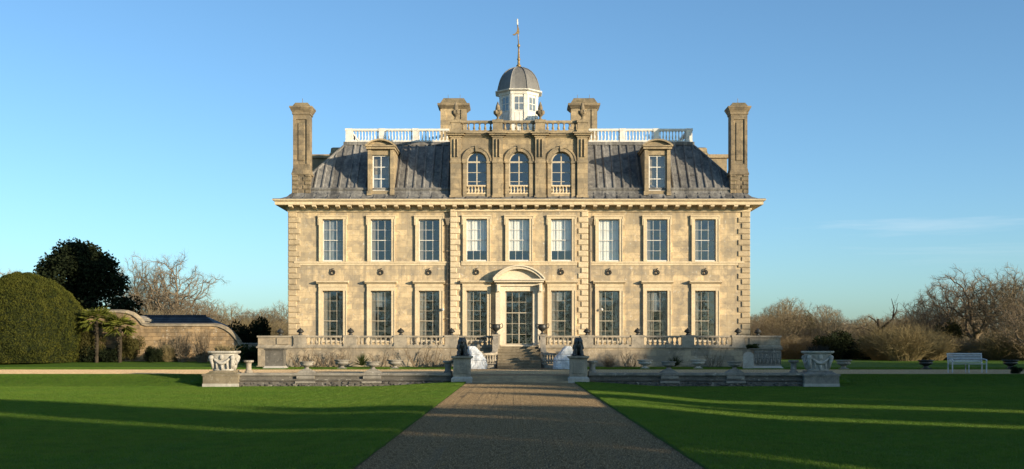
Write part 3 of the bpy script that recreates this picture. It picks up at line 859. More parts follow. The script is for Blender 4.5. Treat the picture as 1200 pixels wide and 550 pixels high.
for s in (-1, 1): b.add([(s*AX,AY,AZ0),(s*AX,AY+5.5,AZ0),(s*AX,AY+5.5,AZ1),(s*AX,AY,AZ1)], [(0,1,2,3)])
b.add([(-AX,AY+5.5,AZ0),(AX,AY+5.5,AZ0),(AX,AY+5.5,AZ1),(-AX,AY+5.5,AZ1)], [(3,2,1,0)])
b.box(-AX+.05, AX-.05, AY+1.0, AY+1.05, AZ0, AZ1-.05)
attic = b.build('attic_storey', 'attic', H, fix=False)
b = MB(); b.box(-AX+.06, AX-.06, AY+.9, AY+.95, AZ0, AZ1-.06); b.build('interior', 'inside', attic)
piers = [-3.84, -1.29, 1.29, 3.84]
for x in piers:
    b = MB(); w = .31
    b.box(x-w, x+w, AY-.20, AY+.05, AZ0+.12, AZ1); b.box(x-w-.05, x+w+.05, AY-.26, AY+.04, AZ0, AZ0+.119)
    b.box(x-w-.03, x+w+.03, AY-.235, AY+.045, spring-.1, spring+.02)
    for q in (-.13, .07): b.cham(x+q, x+q+.07, AY-.30, AY-.197, spring+.25, AZ1-.12, .02)
    b.build('pier', 'attic', attic)
for c in ac:
    b = MB()
    b.arch_band(c, spring, AW/2+.002, AW/2+.26, AY-.11, AY+.04, 0, PI, 20)
    b.arch_band(c, spring, AW/2+.2, AW/2+.30, AY-.15, AY+.038, 0, PI, 20)
    for s in (-1, 1):
        b.box(*sorted((c+s*(AW/2+.002), c+s*(AW/2+.22))), AY-.09, AY+.04, asill-.2, spring-.102); b.box(*sorted((c+s*(AW/2-.03), c+s*(AW/2+.27))), AY-.14, AY+.036, spring-.10, spring-.001)
    b.taper(c, AY-.06, spring+AW/2-.02, spring+AW/2+.36, .07, .13, .11, .15)
    b.build('arch_surround', 'attic', attic)
    b = MB(); y = AY+.2; hh = spring-asill; r = AW/2
    b.box(c-r, c-r+.07, y, y+.06, asill, spring); b.box(c+r-.07, c+r, y, y+.06, asill, spring); b.box(c-.035, c+.035, y+.004, y+.065, asill, spring+r-.07)
    b.arch_band(c, spring, r-.07, r, y, y+.06, 0, PI, 16)
    for z in (asill+.1, asill+hh*.40, asill+hh*.68): b.box(c-r+.07, c+r-.07, y+.012, y+.05, z-.018, z+.018)
    b.box(c-r+.07, c+r-.07, y-.003, y+.07, spring-.05, spring+.05)
    b.build('window_frame', 'cream', attic)
    b = MB(); pp = [(c-r+.03, asill), (c+r-.03, asill)]+[(c+(r-.03)*math.cos(PI*i/14), spring+(r-.03)*math.sin(PI*i/14)) for i in range(15)]; b.add([(x_, y+.03, z_) for x_, z_ in pp], [tuple(range(len(pp)))])
    b.build('pane', 'glass', attic, fix=False)
me_a = baluster_mesh(.40, .07, 'trim')
pts = []
for c in ac:
    b = MB(); b.box(c-AW/2+.003, c+AW/2-.003, AY-.02, AY+.14, asill+.003, asill+.07); b.box(c-AW/2+.003, c+AW/2-.003, AY-.03, AY+.15, asill+.471, asill+.55)
    b.build('rail', 'trim', attic)
    pts += [(c-.5+i*.2, AY+.06, asill+.071) for i in range(6)]
balusters(attic, me_a, pts)
b = MB()
def band(b, out, z0_, z1_):
    segs = []
    b.box(-AX-out*.6, AX+out*.6, AY-out, AY+5.5+out, z0_, z1_)
    for x in piers: b.box(x-.31-out, x+.31+out, AY-.2-out, AY-out-.001, z0_+.001, z1_-.001)
band(b, .06, AZ1+.001, AZ1+.10); band(b, .20, AZ1+.102, AZ1+.2); band(b, .30, AZ1+.202, AZ1+.28)
b.build('cornice', 'attic', attic)
# attic balustrade
zq = AZ1+.28; ztop = PZ(142, YF)
b = MB(); b.box(-AX, AX, AY-.05, AY+.22, zq, zq+.16); b.box(-AX, AX, AY-.06, AY+.24, ztop-.14, ztop)
for s in (-1, 1): b.box(*sorted((s*(AX-.27), s*AX)), AY+.241, AY+5.5, ztop-.14, ztop); b.box(*sorted((s*(AX-.27), s*AX)), AY+.221, AY+5.5, zq, zq+.16)
b.box(-AX, AX, AY+5.25, AY+5.5, ztop-.14, ztop-.002); b.box(-AX, AX, AY+5.25, AY+5.5, zq, zq+.158)
ab = b.build('attic_balustrade', 'attic', H)
for x in piers:
    b = MB(); b.box(x-.3, x+.3, AY-.22, AY+.26, zq+.002, ztop-.15); b.box(x-.34, x+.34, AY-.27, AY+.3, ztop-.148, ztop+.02); b.box(x-.34, x+.34, AY-.26, AY+.29, zq+.001, zq+.17)
    b.build('pedestal', 'attic', ab)
    b = MB(); b.lathe([(.14, 0), (.15, .06), (.06, .12), (.07, .2), (.17, .3), (.24, .44), (.22, .52), (.12, .6), (.15, .68), (.12, .85), (.06, 1.02), (.03, 1.1), (.005, 1.15)], (x, AY+.02, ztop+.021), 12)
    for k in range(6):
        a = k*PI/3; b.ball((x+.2*math.cos(a), AY+.02+.2*math.sin(a), ztop+.5), (.07, .07, .14), 6, 5)
    b.build('finial', 'chimney', ab, smooth=True)
me_ab = baluster_mesh(ztop-.14-zq-.16, .085, 'attic')
pts = []
for a, c in ((-3.4, -1.72), (-.85, .85), (1.72, 3.4)):
    pts += [(a+(c-a)*i/5, AY+.08, zq+.16) for i in range(6)]
balusters(ab, me_ab, pts)

# --- outer chimneys
def outer_chimney(s):
    cx = s*13.33+.07; y0_, y1_ = 70.06, 71.1; cy = (y0_+y1_)/2; hy = (y1_-y0_)/2
    b = MB(); hw = .565
    z0_ = 10.5; zA = PZ(205, 70.1); zB = PZ(197, 70.1); zC = PZ(134, 70.1); zT = PZ(121, 70.1)
    b.box(cx-hw+.05, cx+hw-.05, y0_+.05, y1_-.05, z0_, zA)
    for i in range(6):
        za = z0_+.35+i*.25
        if za > zA-.05: break
        w = .46 if i % 2 else .34
        b.cham(cx-hw, cx-hw+w, y0_, y0_+.3, za+.01, za+.24, .03); b.cham(cx+hw-w, cx+hw, y0_, y0_+.3, za+.01, za+.24, .03)
    b.box(cx-hw-.02, cx+hw+.02, y0_-.02, y1_+.02, zA, zA+.12)
    b.taper(cx, cy, zA+.12, zB, hw+.0, hy, .505, hy-.05)
    sw = .50
    b.box(cx-sw+.02, cx+sw-.02, y0_+.12, y1_-.07, zB, zC)
    for q in (-1, 1): b.box(*sorted((cx+q*(sw-.17), cx+q*sw)), y0_+.05, y1_-.05, zB+.002, zC)
    b.box(cx-sw+.171, cx+sw-.171, y0_+.055, y0_+.13, zB+.001, zB+.25); b.box(cx-sw+.171, cx+sw-.171, y0_+.055, y0_+.13, zC-.3, zC-.001)
    b.cham(cx-.2, cx+.2, y0_+.07, y0_+.13, zB+.45, zC-.5, .03)
    ch = b.build('chimney', 'chimney', H)
    b = MB(); b.box(cx-sw-.05, cx+sw+.05, y0_, y1_, zC+.001, zC+.12)
    b.taper(cx, cy, zC+.121, zC+.38, sw+.06, hy, sw+.19, hy+.15); b.box(cx-sw-.20, cx+sw+.20, cy-hy-.16, cy+hy+.16, zC+.381, zC+.47)
    b.taper(cx, cy, zC+.471, zT+.05, sw+.05, hy, sw-.12, hy-.15)
    b.tube([(cx, cy, zT), (cx, cy, zT+.38)], .015, 5)
    b.build('chimney_cap', 'chimney', ch)
outer_chimney(-1); outer_chimney(1)
def mid_chimney(s):
    cx = s*4.32; cy = 77.0; a, c = .83, .7
    b = MB(); zT = PZ(119, 77); zC = PZ(130, 77)
    b.box(cx-a, cx+a, cy-c, cy+c, 14.3, zC)
    for q in (-1, 1): b.box(*sorted((cx+q*.5, cx+q*(a+.04))), cy-c-.06, cy-c-.001, 14.4, zC-.05)
    ch = b.build('chimney', 'attic', H)
    b = MB(); b.taper(cx, cy, zC+.001, zC+.2, a+.03, c+.03, a+.22, c+.22); b.box(cx-a-.23, cx+a+.23, cy-c-.23, cy+c+.23, zC+.2, zC+.33); b.taper(cx, cy, zC+.33, zT+.1, a+.08, c+.08, a-.15, c-.15)
    for q in (-.4, .4): b.tube([(cx+q, cy, zT), (cx+q, cy, zT+.45)], .013, 5)
    b.build('chimney_cap', 'chimney', ch)
mid_chimney(-1); mid_chimney(1)

# --- cupola
CY = 80.0; sc8 = CY/F; ph = PI/8
z_eave = PZ(110, CY); z_top = PZ(79, CY)
b = MB(); b.lathe([(1.46, 14.3), (1.46, 15.6), (1.38, 15.62), (1.38, z_eave-.28)], (0, CY, 0), 8, ph)
cup = b.build('cupola', 'white', H)
b = MB(); b.lathe([(1.42, z_eave-.30), (1.46, z_eave-.28), (1.5, z_eave-.12), (1.72, z_eave-.05), (1.75, z_eave+.02), (1.5, z_eave+.05)], (0, CY, 0), 8, ph); b.build('cupola_cornice', 'white', cup)
b = MB(); hd = z_top-z_eave
pr = [(1.56, 0), (1.55, .10), (1.50, .30), (1.44, .55), (1.34, .85), (1.18, 1.15), (.96, 1.42), (.68, 1.63), (.38, 1.76), (.1, 1.82), (.05, 1.9)]
b.lathe([(r, z_eave+.052+z*hd/1.9) for r, z in pr], (0, CY, 0), 8, ph)
for k in range(8):
    a = ph+k*PI/4
    b.tube([(r*math.cos(a), CY+r*math.sin(a), z_eave+.06+z*hd/1.9) for r, z in pr], .045, 5)
b.build('dome', 'lead_dark', cup, fix=True)
for k in range(8):
    a = k*PI/4
    ap = 1.38*math.cos(ph)
    rot = Matrix.Rotation(a+PI/2, 3, 'Z')
    def faceb(fn):
        m = MB(); fn(m); m.v = [tuple(rot @ Vector((x, y-ap, 0)) + Vector((0, CY, z))) for x, y, z in m.v]; return m
    zt = z_eave-.42
    def fr(m):
        for x in (-.34, -.02, .30): m.box(x, x+.05, -.03, .02, zt-1.0, zt)
        for z in (zt-1.0, zt-.52, zt-.05): m.box(-.29, .30, -.025, .018, z, z+.05)
        m.box(-.50, -.342, -.06, .02, 15.62, z_eave-.3); m.box(.352, .50, -.06, .02, 15.62, z_eave-.3)
        for x in (-.27, .05): m.box(x, x+.2, -.02, .02, 15.75, zt-1.12)
    faceb(fr).build('window_frame', 'white', cup)
    def gl(m): m.add([(-.29, -.01, zt-.95), (.30, -.01, zt-.95), (.30, -.01, zt-.05), (-.29, -.01, zt-.05)], [(0, 1, 2, 3)])
    faceb(gl).build('pane', 'glass', cup, fix=False)
    def dk(m): m.box(-.29, .30, -.004, -.001, zt-.95, zt-.05)
    faceb(dk).build('interior', 'curtain', cup)
zf = z_top
b = MB(); b.lathe([(.16, 0), (.17, .12), (.09, .2), (.08, .5), (.13, .55), (.08, .62), (.05, 1.2), (.05, 1.35)], (0, CY, zf), 10)
b.lathe([(.03, 1.35), (.10, 1.45), (.10, 1.55), (.03, 1.65)], (0, CY, zf), 10)
b.tube([(0, CY, zf+1.3), (-.1, CY, zf+3.3)], .035, 6)
wv = b.build('weathervane', 'gilt', cup, smooth=True)
b = MB(); zz = zf+2.35
b.prism_y([(-.42, zz-.12), (-.26, zz-.14), (-.12, zz-.02), (.0, zz-.05), (.05, zz+.1), (.02, zz+.3), (-.05, zz+.55), (-.1, zz+.35), (-.15, zz+.12), (-.26, zz-.02), (-.40, zz-.06)], CY-.03, CY+.03)
b.build('vane', 'gilt', wv)
b = MB(); b.tube([(-.085, CY, zf+2.95), (-.1, CY, zf+3.35)], .05, 6); b.build('vane_tip', 'white', wv)

# ------------------------------------------------------------------ terrace
T = empty('stone_terrace', (0, 67.0, UP), 'stone terrace with balustrade running along the front of the house', 'terrace', w=True)
YT = 67.0; TX = 15.2; ZP = ZF
gap = 1.26
b = MB()
for s in (-1, 1):
    b.box(*sorted((s*gap, s*TX)), YT, 72, UP-.2, ZP-.09)
    b.box(*sorted((s*gap, s*(TX+.05))), YT-.10, YT-.001, UP-.2, UP+.12)
b.box(-gap+.001, gap-.001, 67.02, 69.7, UP-.2, ZP-.09)
b.build('retaining_wall', 'terrace', T)
b = MB()
for s in (-1, 1): b.box(*sorted((s*gap, s*(TX+.08))), YT-.08, 72, ZP-.088, ZP)
b.box(-gap+.001, gap-.001, 67.0, 69.75, ZP-.088, ZP-.002)
b.build('coping', 'terrace_trim', T)
ZR = PZ(393.5, YT)
b = MB()
for s in (-1, 1):
    b.box(*sorted((s*1.47, s*(TX+.02))), YT, YT+.24, ZP+.001, ZP+.07); b.box(*sorted((s*1.47, s*(TX+.05))), YT-.03, YT+.27, ZR-.10, ZR)
    b.box(*sorted((s*(TX-.25), s*TX)), YT+.271, 72, ZP+.001, ZR-.002)
b.build('rail', 'terrace_trim', T)
peds = [3.95, 6.9, 9.82, 12.75]
b0 = None
for s in (-1, 1):
    for x in peds:
        b = MB(); b.box(s*x-.36, s*x+.36, YT-.06, YT+.30, ZP+.002, ZR+.02); b.box(s*x-.40, s*x+.40, YT-.09, YT+.33, ZR-.11, ZR+.03); b.box(s*x-.39, s*x+.39, YT-.085, YT+.32, ZP+.001, ZP+.1)
        b.build('pedestal', 'terrace_trim', T)
    b = MB(); b.box(*sorted((s*13.15, s*TX)), YT+.04, YT+.20, ZP+.07, ZR-.1); b.box(*sorted((s*13.4, s*14.1)), YT-.02, YT+.039, ZP+.12, ZR-.13)
    b.build('panel', 'terrace', T)
me_t = baluster_mesh(ZR-.1-ZP-.07, .095, 'terrace_trim')
pts = []
for s in (-1, 1):
    for a, c, n in ((4.55, 6.3, 7), (7.5, 9.2, 7), (10.4, 12.1, 7), (1.75, 3.35, 7)):
        pts += [(s*(a+(c-a)*i/(n-1)), YT+.12, ZP+.07) for i in range(n)]
balusters(T, me_t, pts)

# --- stairs
S = empty('entrance_stairs', (0, 66.9, UP), 'mossy stone stairs with flanking balustrades up to the front door', 'stairs', w=True)
NS = 8; zr = (ZP-.003-UP)/NS
for i in range(NS):
    y0_ = 66.98-.36*(NS-1-i)
    b = MB(); hw_ = 1.22
    b.box(-hw_, hw_, y0_-.36, y0_+.01 if i == NS-1 else 66.97, UP-.1 if i == 0 else UP+zr*i+.001, UP+zr*(i+1)-.04); b.box(-hw_-.002, hw_+.002, y0_-.40, y0_-.05, UP+zr*(i+1)-.038, UP+zr*(i+1))
    b.box(-hw_, hw_, y0_-.05, 66.97, UP+zr*(i+1)-.038, UP+zr*(i+1)-.002)
    b.build('step', 'step', S)
me_s = baluster_mesh(.55, .085, 'terrace_trim')
for s in (-1, 1):
    path = [(1.36, 66.9), (1.35, 66.2), (1.35, 65.6), (1.38, 65.0), (1.52, 64.65), (1.76, 64.42), (2.05, 64.28)]
    tops = [ZR+.02, ZR-.05, 1.60, 1.26, 1.19, 1.175, 1.17]
    b = MB(); n = len(path)
    def ribbon(b, lo, hi, w):
        vs = []
        for i, (x, y) in enumerate(path):
            vs += [(s*(x-w), y, lo[i]), (s*(x+w), y, lo[i]), (s*(x+w), y, hi[i]), (s*(x-w), y, hi[i])]
        fs = []
        for i in range(n-1):
            for k in range(4): fs.append((i*4+k, i*4+(k+1) % 4, (i+1)*4+(k+1) % 4, (i+1)*4+k))
        fs += [(3, 2, 1, 0), ((n-1)*4, (n-1)*4+1, (n-1)*4+2, (n-1)*4+3)]
        b.add(vs, fs)
    ribbon(b, [t-.12 for t in tops], tops, .15)
    ribbon(b, [UP-.1]*n, [max(UP+.2, t-.12-.56) for t in tops], .13)
    b.box(*sorted((s*2.06, s*2.36)), 64.10, 64.42, UP-.1, 1.20); b.box(*sorted((s*2.02, s*2.40)), 64.06, 64.46, 1.201, 1.28)
    b.build('flank_balustrade', 'terrace_trim', S)
    # newel pier that carries the urn
    b = MB(); b.box(*sorted((s*1.13, s*1.55)), 66.45, 66.94, UP, ZR-.02); b.box(*sorted((s*1.09, s*1.59)), 66.41, 66.98, ZR-.019, ZR+.07)
    b.build('newel_pier', 'terrace_trim', S)
    balusters(S, me_s, [(s*x, y, .55) for x, y in ((1.365, 65.25), (1.38, 64.98), (1.50, 64.68), (1.64, 64.53), (1.79, 64.41), (1.94, 64.34))])

# --- handled urns by the door
def lathe_obj(name, prof, mat, parent=None, n=18, extra=None):
    b = MB(); b.lathe(prof, (0, 0, 0), n)
    if extra: extra(b)
    return b.build(name, mat, parent, smooth=True, world=False)
def handled_urn(loc, label):
    o = empty('handled_urn', loc, label, 'urn', 'bronze urns beside the door')
    lathe_obj('bowl', [(.16, 0), (.17, .05), (.08, .10), (.07, .18), (.12, .24), (.24, .32), (.30, .42), (.31, .55), (.27, .60), (.30, .64), (.36, .68), (.33, .69), (.24, .60)], 'bronze', o)
    for s in (-1, 1):
        b = MB(); b.tube([(s*.29, 0, .40), (s*.42, 0, .46), (s*.46, 0, .62), (s*.40, 0, .74), (s*.34, 0, .68)], .03, 7)
        b.build('handle', 'bronze', o, smooth=True, world=False)
    return o
hu = handled_urn((-1.34, 66.7, ZR+.07), 'dark bronze two-handled urn on the pier left of the front door')
hu.scale = (.84, .84, .86)
dup(hu, (1.34, 66.7, ZR+.07), label='dark bronze two-handled urn on the pier right of the front door')

# --- small black urns on the balustrade
names = ['outermost left corner of the balustrade', 'pedestal near the house\'s left quoins', 'pedestal between the first and second windows from the left', 'pedestal between the second and third windows from the left', 'pedestal left of the stairs beside the left downpipe']
def bal_urn():
    o = empty('squat_urn', (0, 0, 0), 'x', 'urn', 'small black urns along the terrace balustrade')
    lathe_obj('bowl', [(.12, 0), (.13, .04), (.07, .08), (.10, .13), (.20, .17), (.22, .22), (.20, .25), (.16, .26)], 'bronze', o, 14)
    lathe_obj('lid', [(.17, .262), (.18, .29), (.12, .34), (.05, .37), (.04, .41), (.005, .43)], 'bronze', o, 14)
    return o
bu = bal_urn(); first = True
for s, side in ((-1, 'left'), (1, 'right')):
    for x, nm in zip((13.9, 12.75, 9.82, 6.9, 3.95), names):
        nm2 = nm if s < 0 else nm.replace('left', 'right')
        o = bu if first else dup(bu)
        first = False
        o.location = (s*x, YT+.12, ZR+(.031 if x != 13.9 else .001)); o['label'] = 'small black lidded urn on the '+nm2

# ------------------------------------------------------------------ front wall, steps, plinths
YW = 49.55
SX = 2.02
def front_wall(s, label):
    X0, X1 = sorted((s*2.95, s*12.15))
    o = empty('garden_wall', ((X0+X1)/2, YW, 0), label, 'wall', 'low stone walls along the lawn', w=True)
    b = MB(); b.box(X0, X1, YW, YW+.5, -.3, .31); b.build('wall', 'damp', o)
    b = MB(); b.box(X0, X1, YW-.12, YW+.6, .33, .43); b.box(X0, X1, YW-.06, YW+.55, .295, .328); b.build('coping', 'grey', o)
    b = MB(); b.box(X0, X1, YW-.10, YW-.002, .10, .17); b.box(X0, X1, YW-.16, YW-.003, -.3, .04)
    vs = []
    b.build('plinth', 'damp', o)
    b = MB()
    for i in range(130):
        x = rnd.uniform(X0+.1, X1-.1)
        b.ball((x, YW-.13, rnd.uniform(-.16, .03)), (rnd.uniform(.05, .14), rnd.uniform(.05, .11), rnd.uniform(.03, .065)), 7, 5)
    b.build('flint_footing', 'flint', o)
front_wall(-1, 'low grey stone wall along the left lawn, left of the steps')
front_wall(1, 'low grey stone wall along the right lawn, right of the steps')
st = empty('stone_steps', (0, 49.4, 0), 'three shallow stone steps where the path meets the drive', 'steps', w=True)
for i in range(3):
    b = MB(); b.box(-SX-.3, SX+.3, 49.15+i*.42, 50.45+.01*i, -.1 if i == 0 else .1*i+.001, .1*(i+1)); b.build('step', 'tread', st)

def lion_pedestal(s):
    x = s*2.5
    o = empty('lion_pedestal', (x, 49.6, 0), 'grey stone pedestal carrying the %s bronze lion' % ('left' if s < 0 else 'right'), 'pedestal', 'stone pedestals carrying the lions', w=True)
    ztop = PZ(417.5, 49.4)
    b = MB(); y0_, y1_ = 49.2, 50.1
    b.box(x-.36, x+.36, y0_, y1_, .28, ztop-.13)
    b.cham(x-.25, x+.25, y0_-.025, y0_-.001, .40, ztop-.24, .02)
    b.build('die', 'terrace_trim', o)
    b = MB(); b.box(x-.45, x+.45, y0_-.08, y1_+.08, -.15, .20); b.taper(x, (y0_+y1_)/2, .201, .28, .45, .53, .37, .46); b.build('base', 'lichen', o)
    b = MB(); b.taper(x, (y0_+y1_)/2, ztop-.13, ztop-.07, .37, .46, .44, .53); b.box(x-.45, x+.45, y0_-.09, y1_+.09, ztop-.069, ztop); b.build('cap', 'terrace_trim', o)
    return x, 49.65, ztop
def lion(loc, label, flip):
    b = MB(); f = flip
    q = lambda *a: b.ball(*a)
    # seated lion facing the viewer (-y): haunches, sloping back, chest, mane, head, straight forelegs
    q((0, .20, .20), (.22, .26, .20)); q((-.17, .10, .14), (.10, .22, .16)); q((.17, .10, .14), (.10, .22, .16))
    q((0, .06, .38), (.19, .22, .28), 12, 8, Matrix.Rotation(R(-22), 3, 'X')); q((0, -.08, .46), (.19, .18, .22))
    q((0, -.08, .66), (.22, .19, .22)); q((0, -.02, .56), (.21, .2, .24)); q((0, -.18, .52), (.14, .12, .20))
    q((0, -.18, .72), (.125, .14, .13)); q((0, -.30, .68), (.075, .09, .065)); q((0, -.29, .63), (.06, .07, .04))
    for s in (-1, 1):
        q((s*.12, -.1, .84), (.045, .04, .05)); q((s*.055, -.28, .76), (.03, .03, .025))
        b.tube([(s*.12, -.10, .45), (s*.12, -.17, .25), (s*.12, -.18, .06)], [.10, .075, .065], 8)
        q((s*.12, -.24, .045), (.08, .11, .05)); q((s*.21, -.06, .045), (.075, .13, .05))
        for k in range(5): q((s*(.10+.03*k), -.06+.03*k, .78-.10*k), (.07, .08, .08), 8, 6)
    b.tube([(f*.12, .36, .08), (f*.26, .30, .06), (f*.30, .1, .06), (f*.26, -.02, .08)], [.035, .03, .03, .045], 7)
    o = b.build('lion_statue', 'bronze', smooth=True, world=False); o.location = loc
    mod = o.modifiers.new('Remesh', 'REMESH'); mod.mode = 'VOXEL'; mod.voxel_size = .022; mod.use_smooth_shade = True
    b2 = MB(); b2.box(-.33, .33, -.36, .46, -.0, .03)
    p = b2.build('plinth', 'bronze', o, world=False)
    o.scale = (.9, .9, .92)
    return tag(o, label, 'statue', 'bronze lions guarding the steps')
for s, nm in ((-1, 'left'), (1, 'right')):
    x, y, z = lion_pedestal(s)
    lion((x, y, z+.001), 'dark bronze seated lion on the pedestal %s of the steps' % nm, -s)

# stub columns: next to the lion pedestals and at the outer ends of the walls
def stub(loc, label, h=.46, mat='grey', r=.17):
    o = empty('stub_column', loc, label, 'column', 'short stone columns on the wall tops')
    k = h/.46
    b = MB(); b.lathe([(r*1.1, 0), (r*1.1, .05*k), (r*.8, .08*k), (r*.72, .2*k), (r*.74, .33*k), (r*.95, .38*k)], (0, 0, 0), 14); b.build('shaft', mat, o, smooth=False, world=False)
    b = MB(); b.lathe([(r*1.2, .381*k), (r*1.35, .40*k), (r*1.35, .45*k), (r*1.2, .46*k)], (0, 0, 0), 14); b.build('cap', mat, o, world=False)
    return o
stub((-3.12, 49.8, .432), 'short grey stone column beside the left lion pedestal', .52)
stub((3.12, 49.8, .432), 'short grey stone column beside the right lion pedestal', .52)
stub((PX(291.5, 50), 50.0, .432), 'short pale stone column right of the big carved urn on the left', .54, 'terrace_trim', .16)
stub((PX(930, 50), 50.0, .432), 'short dark stone column left of the big carved urn on the right', .54, 'grey', .17)

def wellhead(px, label, plabel, pl, mat, ped_mat):
    Y = 49.9; x = PX(px, Y)
    zt = PZ(434.5, Y); ztop = PZ(411.5, Y)
    p = empty('urn_plinth', (x, Y, 0), plabel, 'plinth', 'plinths under the carved urns', w=True)
    b = MB(); b.box(x-.74, x+.74, Y-.72, Y+.72, -.3, zt-.21); b.build('block', ped_mat, p)
    b = MB(); b.box(x-.76, x+.76, Y-.74, Y+.74, -.3, -.02); b.build('lichened_base', 'lichen', p)
    b = MB(); b.box(x-.78, x+.78, Y-.76, Y+.76, zt-.209, zt-.13); b.taper(x, Y, zt-.129, zt-.06, .66, .66, .56, .56); b.box(x-.52, x+.52, Y-.52, Y+.52, zt-.059, zt); b.build('cap', ped_mat, p)
    h = ztop-zt
    o = empty('carved_urn', (x, Y, zt+.001), label, 'urn', 'large carved stone urns')
    b = MB(); b.lathe([(.42, 0), (.43, .05*h), (.40, .1*h), (.42, .35*h), (.46, .6*h), (.50, .78*h), (.53, .86*h)], (0, 0, 0), 32, 0, 5)
    b.build('body', mat, o, world=False, smooth=True)
    b = MB(); b.lathe([(.50, .861*h), (.58, .88*h), (.62, .93*h), (.62, 1.0*h), (.52, 1.0*h), (.50, .95*h)], (0, 0, 0), 32, 0, 7); b.build('rim', mat, o, world=False)
    for sx in (-1, 1):
        for sy in (-1, 1):
            b = MB(); b.ball((sx*.46, sy*.46, .66*h), (.12, .12, .12), 10, 7); b.ball((sx*.5, sy*.5, .66*h), (.07, .07, .07), 8, 6)
            b.tube([(sx*.47, sy*.47, .60*h), (sx*.42, sy*.42, .35*h), (sx*.4, sy*.4, .12*h)], [.09, .07, .05], 7)
            b.build('corner_scroll', mat, o, smooth=True, world=False)
    for k in range(4):
        rot = Matrix.Rotation(k*PI/2, 3, 'Z')
        b = MB()
        pts = [(-.36+.72*i/10, -.50+.03*abs(i-5)/5, .64*h-.26*h*math.sin(PI*i/10)) for i in range(11)]
        b.tube(pts, [.04+.035*math.sin(PI*i/10) for i in range(11)], 7)
        b.ball((0, -.50, .70*h), (.10, .05, .12), 10, 7)
        for q in (-.22, .22): b.tube([(q, -.46, .42*h), (q*1.05, -.45, .1*h)], [.05, .03], 6)
        b.tube([(0, -.46, .3*h), (0, -.45, .05*h)], [.07, .04], 6)
        b.v = [tuple(rot @ Vector(v)) for v in b.v]
        b.build('swag', mat, o, smooth=True, world=False)
    # dry plant in the urn
    r2 = random.Random(int(px)); b = MB()
    for i in range(170):
        a = r2.uniform(0, 2*PI); rr = .42*math.sqrt(r2.random()); L = r2.uniform(.15, .42)
        p0 = Vector((rr*math.cos(a), rr*math.sin(a), -.1)); d_ = Vector((r2.gauss(0, .45)+.5*rr*math.cos(a), r2.gauss(0, .45)+.5*rr*math.sin(a), 1)).normalized()
        b.tube([p0, p0+d_*L*.6, p0+d_*L+Vector((r2.gauss(0, .05), r2.gauss(0, .05), 0))], [.012, .010, .005], 3)
    t = b.build('dry_plant', 'scrub' if px < 600 else 'bark_dark', world=False, fix=False); t.location = (x, Y, ztop+.02)
    tag(t, pl, 'plant')
wellhead(263, 'pale sunlit carved stone urn with swags on the left plinth', 'square stone plinth with white lichen under the left carved urn', 'dry straw coloured plant growing in the left carved urn', 'lichen', 'mossy')
wellhead(958, 'shaded grey carved stone urn with swags on the right plinth', 'square stone plinth in shade under the right carved urn', 'dark dry plant growing in the right carved urn', 'lichen', 'grey')

def bowl_urn(loc, label, mat='lichen', r=.34, h=.42, base=None, group=None):
    o = empty('bowl_urn', loc, label, 'urn', group)
    k = h/.42
    lathe_obj('bowl', [(r*.30, .14*k), (r*.45, .18*k), (r*.80, .23*k), (r*.92, .29*k), (r*.80, .32*k), (r*.86, .35*k), (r*1.05, .39*k), (r*1.05, .42*k), (r*.9, .42*k), (r*.7, .34*k)], mat, o, 18)
    b = MB(); b.box(-r*.55, r*.55, -r*.55, r*.55, 0, .05*k); b.lathe([(r*.5, .05*k), (r*.3, .09*k), (r*.28, .14*k)], (0, 0, 0), 14); b.build('foot', mat, o, world=False)
    if base:
        b = MB(); b.taper(0, 0, -base, -.02, r*1.25, r*.9, r*.8, r*.8); b.box(-r*.8, r*.8, -r*.75, r*.75, -.019, -.001); b.build('pedestal', mat, o, world=False)
    return o
G1 = 'shallow urns on the low wall'
for px, nm in ((359.5, 'shallow pale urn on the left low wall, nearer the carved urn'), (437, 'shallow pale urn on the left low wall, nearer the lion'), (783.6, 'shallow pale urn on the right low wall, nearer the lion'), (860.6, 'shallow pale urn on the right low wall, nearer the carved urn')):
    Y = 49.75; o = bowl_urn((PX(px, Y), Y, .545), nm, 'grey', .31, .37, .11, G1)
    b = MB(); b.box(-.42, .42, -.42, -.33, -.55, -.46); b.box(-.38, .38, -.345, -.19, -.36, -.235); b.build('wall_block', 'grey', o, world=False)
G2 = 'urns on the grass strip'
for px, mat, nm in ((400.7, 'grey', 'grey urn on the grass below the left terrace, further from the stairs'), (462.6, 'grey', 'grey urn on the grass below the left terrace, nearer the stairs'),
                    (755.8, 'lichen', 'pale urn on the grass below the right terrace, nearer the stairs'), (818.3, 'lichen', 'pale urn on the grass below the right terrace, further from the stairs')):
    bowl_urn((PX(px, 63.6), 63.6, UP+.01), nm, mat, .42, .50, None, G2)
for px, Y, nm in ((988.7, 62.8, 'dark bowl urn on the grass just right of the right carved urn'), (1085, 62.8, 'dark bowl urn on the grass left of the white bench'), (1184, 62.8, 'dark bowl urn on the grass right of the white bench')):
    bowl_urn((PX(px, Y), Y, UP+.01), nm, 'bronze' if px > 1000 else 'grey', .42, .50, None, G2)

